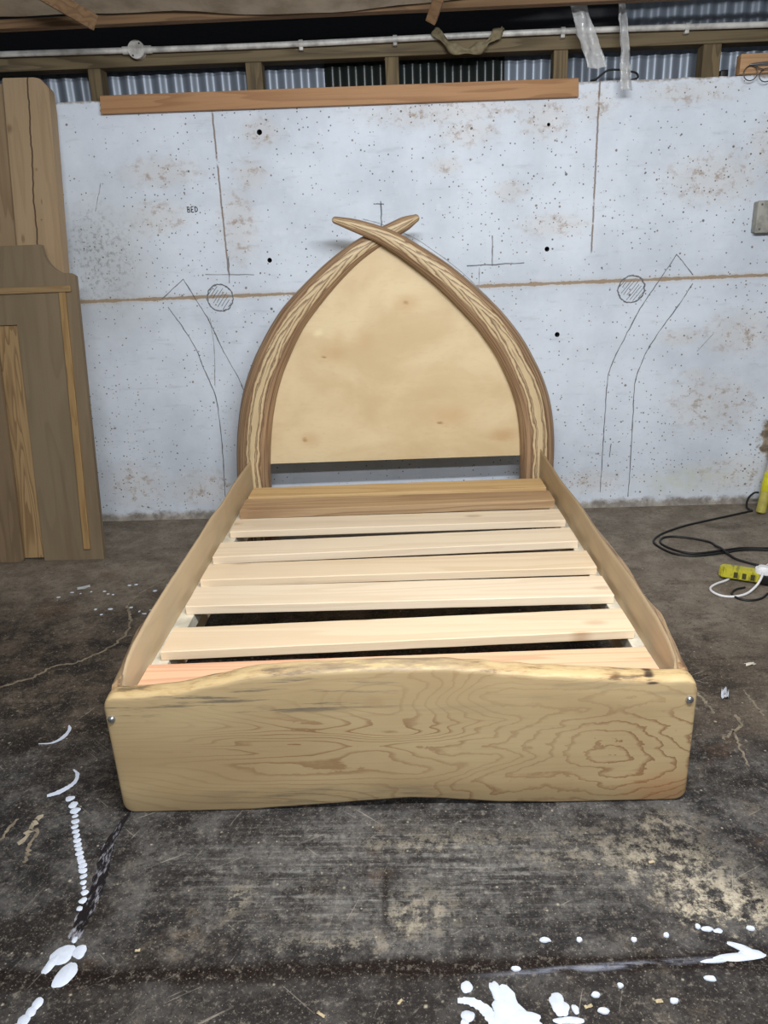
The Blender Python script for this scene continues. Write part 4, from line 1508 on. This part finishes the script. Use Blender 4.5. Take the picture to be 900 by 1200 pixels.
# white plug and its lead
m_white = plain('white_plastic', (232, 232, 236), .35, dirt=.06)
pc = Vector((1.43, 2.862, .0501))
o = empty('plug', pc, 'white mains plug sitting on the yellow and black extension socket', 'plug', rz=math.radians(-28))
bm = bmesh.new()
outl = []
for k in range(28):
    a = 2 * math.pi * k / 28
    outl.append((.032 * math.copysign(abs(math.cos(a)) ** .7, math.cos(a)), .027 * math.copysign(abs(math.sin(a)) ** .7, math.sin(a))))
rg = []
for (zz, sc_) in ((0, 1), (.014, 1), (.019, .95), (.0195, .72), (.026, .68), (.029, .6)):
    rg.append([bm.verts.new((a * sc_, b * sc_, zz)) for a, b in outl])
for A, B in zip(rg, rg[1:]):
    for k in range(28):
        bm.faces.new((A[k], A[(k + 1) % 28], B[(k + 1) % 28], B[k]))
bm.faces.new(rg[0])
bm.faces.new(rg[-1])
link('plug_body', bm, m_white, o, 40)
bm = bmesh.new()
M = o.matrix_basis.inverted()
lead = [(1.418, 2.840, .060), (1.406, 2.820, .052), (1.378, 2.795, .026), (1.330, 2.764, .007), (1.275, 2.742, .0049), (1.228, 2.748, .0049), (1.203, 2.785, .0049), (1.208, 2.825, .0049), (1.245, 2.862, .0049), (1.300, 2.895, .0049),
        (1.345, 2.935, .0049), (1.39, 2.963, .0049), (1.453, 2.975, .0049), (1.492, 2.999, .0049), (1.567, 3.069, .0049), (1.65, 3.11, .0049)]
tube(bm, [M @ p for p in catmull(lead, 8)], .0048, 9)
link('lead', bm, m_white, o, 60)

# second black lead under the socket
bm = bmesh.new()
tube(bm, catmull([(1.345, 2.822, .0048), (1.302, 2.805, .0048), (1.270, 2.765, .0048), (1.280, 2.722, .0048), (1.320, 2.704, .0048), (1.37, 2.722, .0048), (1.42, 2.768, .0048), (1.50, 2.80, .0048), (1.60, 2.80, .0048)], 8), .0045, 9)
o = link('cable', bm, m_cable, None, 60)
o['label'] = 'short black cable curling in front of the extension socket'
o['category'] = 'cable'


# scraps lying about
def scrap(name, label, cat, loc, sx, sy, rot, mat, seed, curl=.012):
    bm = bmesh.new()
    n = 6
    g_ = [[bm.verts.new(((i / n - .5) * sx + .15 * sx * mnoise.noise(Vector((i * .7, j * .7, seed))), (j / n - .5) * sy + .15 * sy * mnoise.noise(Vector((j * .7, i * .7, seed + 5))), .0025 + curl * max(0, .4 + mnoise.noise(Vector((i * .5, j * .5, seed + 9)))))) for j in range(n + 1)] for i in range(n + 1)]
    zmin = min(v_.co.z for r_ in g_ for v_ in r_)
    for r_ in g_:
        for v_ in r_:
            v_.co.z += .0012 - zmin
    for i in range(n):
        for j in range(n):
            bm.faces.new((g_[i][j], g_[i + 1][j], g_[i + 1][j + 1], g_[i][j + 1]))
    o = link(name, bm, mat, None, 40)
    o.location = loc
    o.rotation_euler = (0, 0, rot)
    md = o.modifiers.new('s', 'SOLIDIFY')
    md.thickness = .001
    o['label'] = label
    o['category'] = cat
    return o


scrap('paper_scrap', 'crumpled white and grey scrap on the floor right of the footboard', 'scrap', (.962, 2.056, 0), .020, .05, -.4, plain('scrap_white', (206, 210, 220), .5, dirt=.4, scale=80), 2, .02)
scrap('wood_chip', 'small pale chip on the floor right of the bed rail', 'chip', (1.117, 2.237, 0), .034, .014, .2, plain('chip_pale', (206, 200, 188), .7), 6, .008)
scrap('paper_scrap', 'small whitish scrap on the floor near the leaning panel', 'scrap', (-1.465, 2.985, 0), .055, .028, .5, plain('scrap_grey', (186, 188, 190), .7), 11, .006)
m_shv = plain('pale_shaving', (186, 170, 138), .7)
for k, (a, b, ln_, rt) in enumerate(((.305, 1.035, .022, .3), (-.20, 1.02, .026, -.5), (.44, 1.045, .02, .1), (-.05, 1.045, .018, .9), (-.60, 1.16, .016, .2), (.53, 1.385, .02, .2))):
    where = ('right of the white pool', 'bottom centre, the longest one', 'right of the white drops', 'left of the white pool', 'right of the left white blobs', 'beside the pale worn patch at right')[k]
    o = scrap('wood_chip', 'tiny pale wood chip on the dark floor, ' + where, 'chip', (a, b, 0), ln_ * .7, .006, rt, m_shv, 20 + k, .003)
    o['group'] = 'pale wood chips on the front floor'
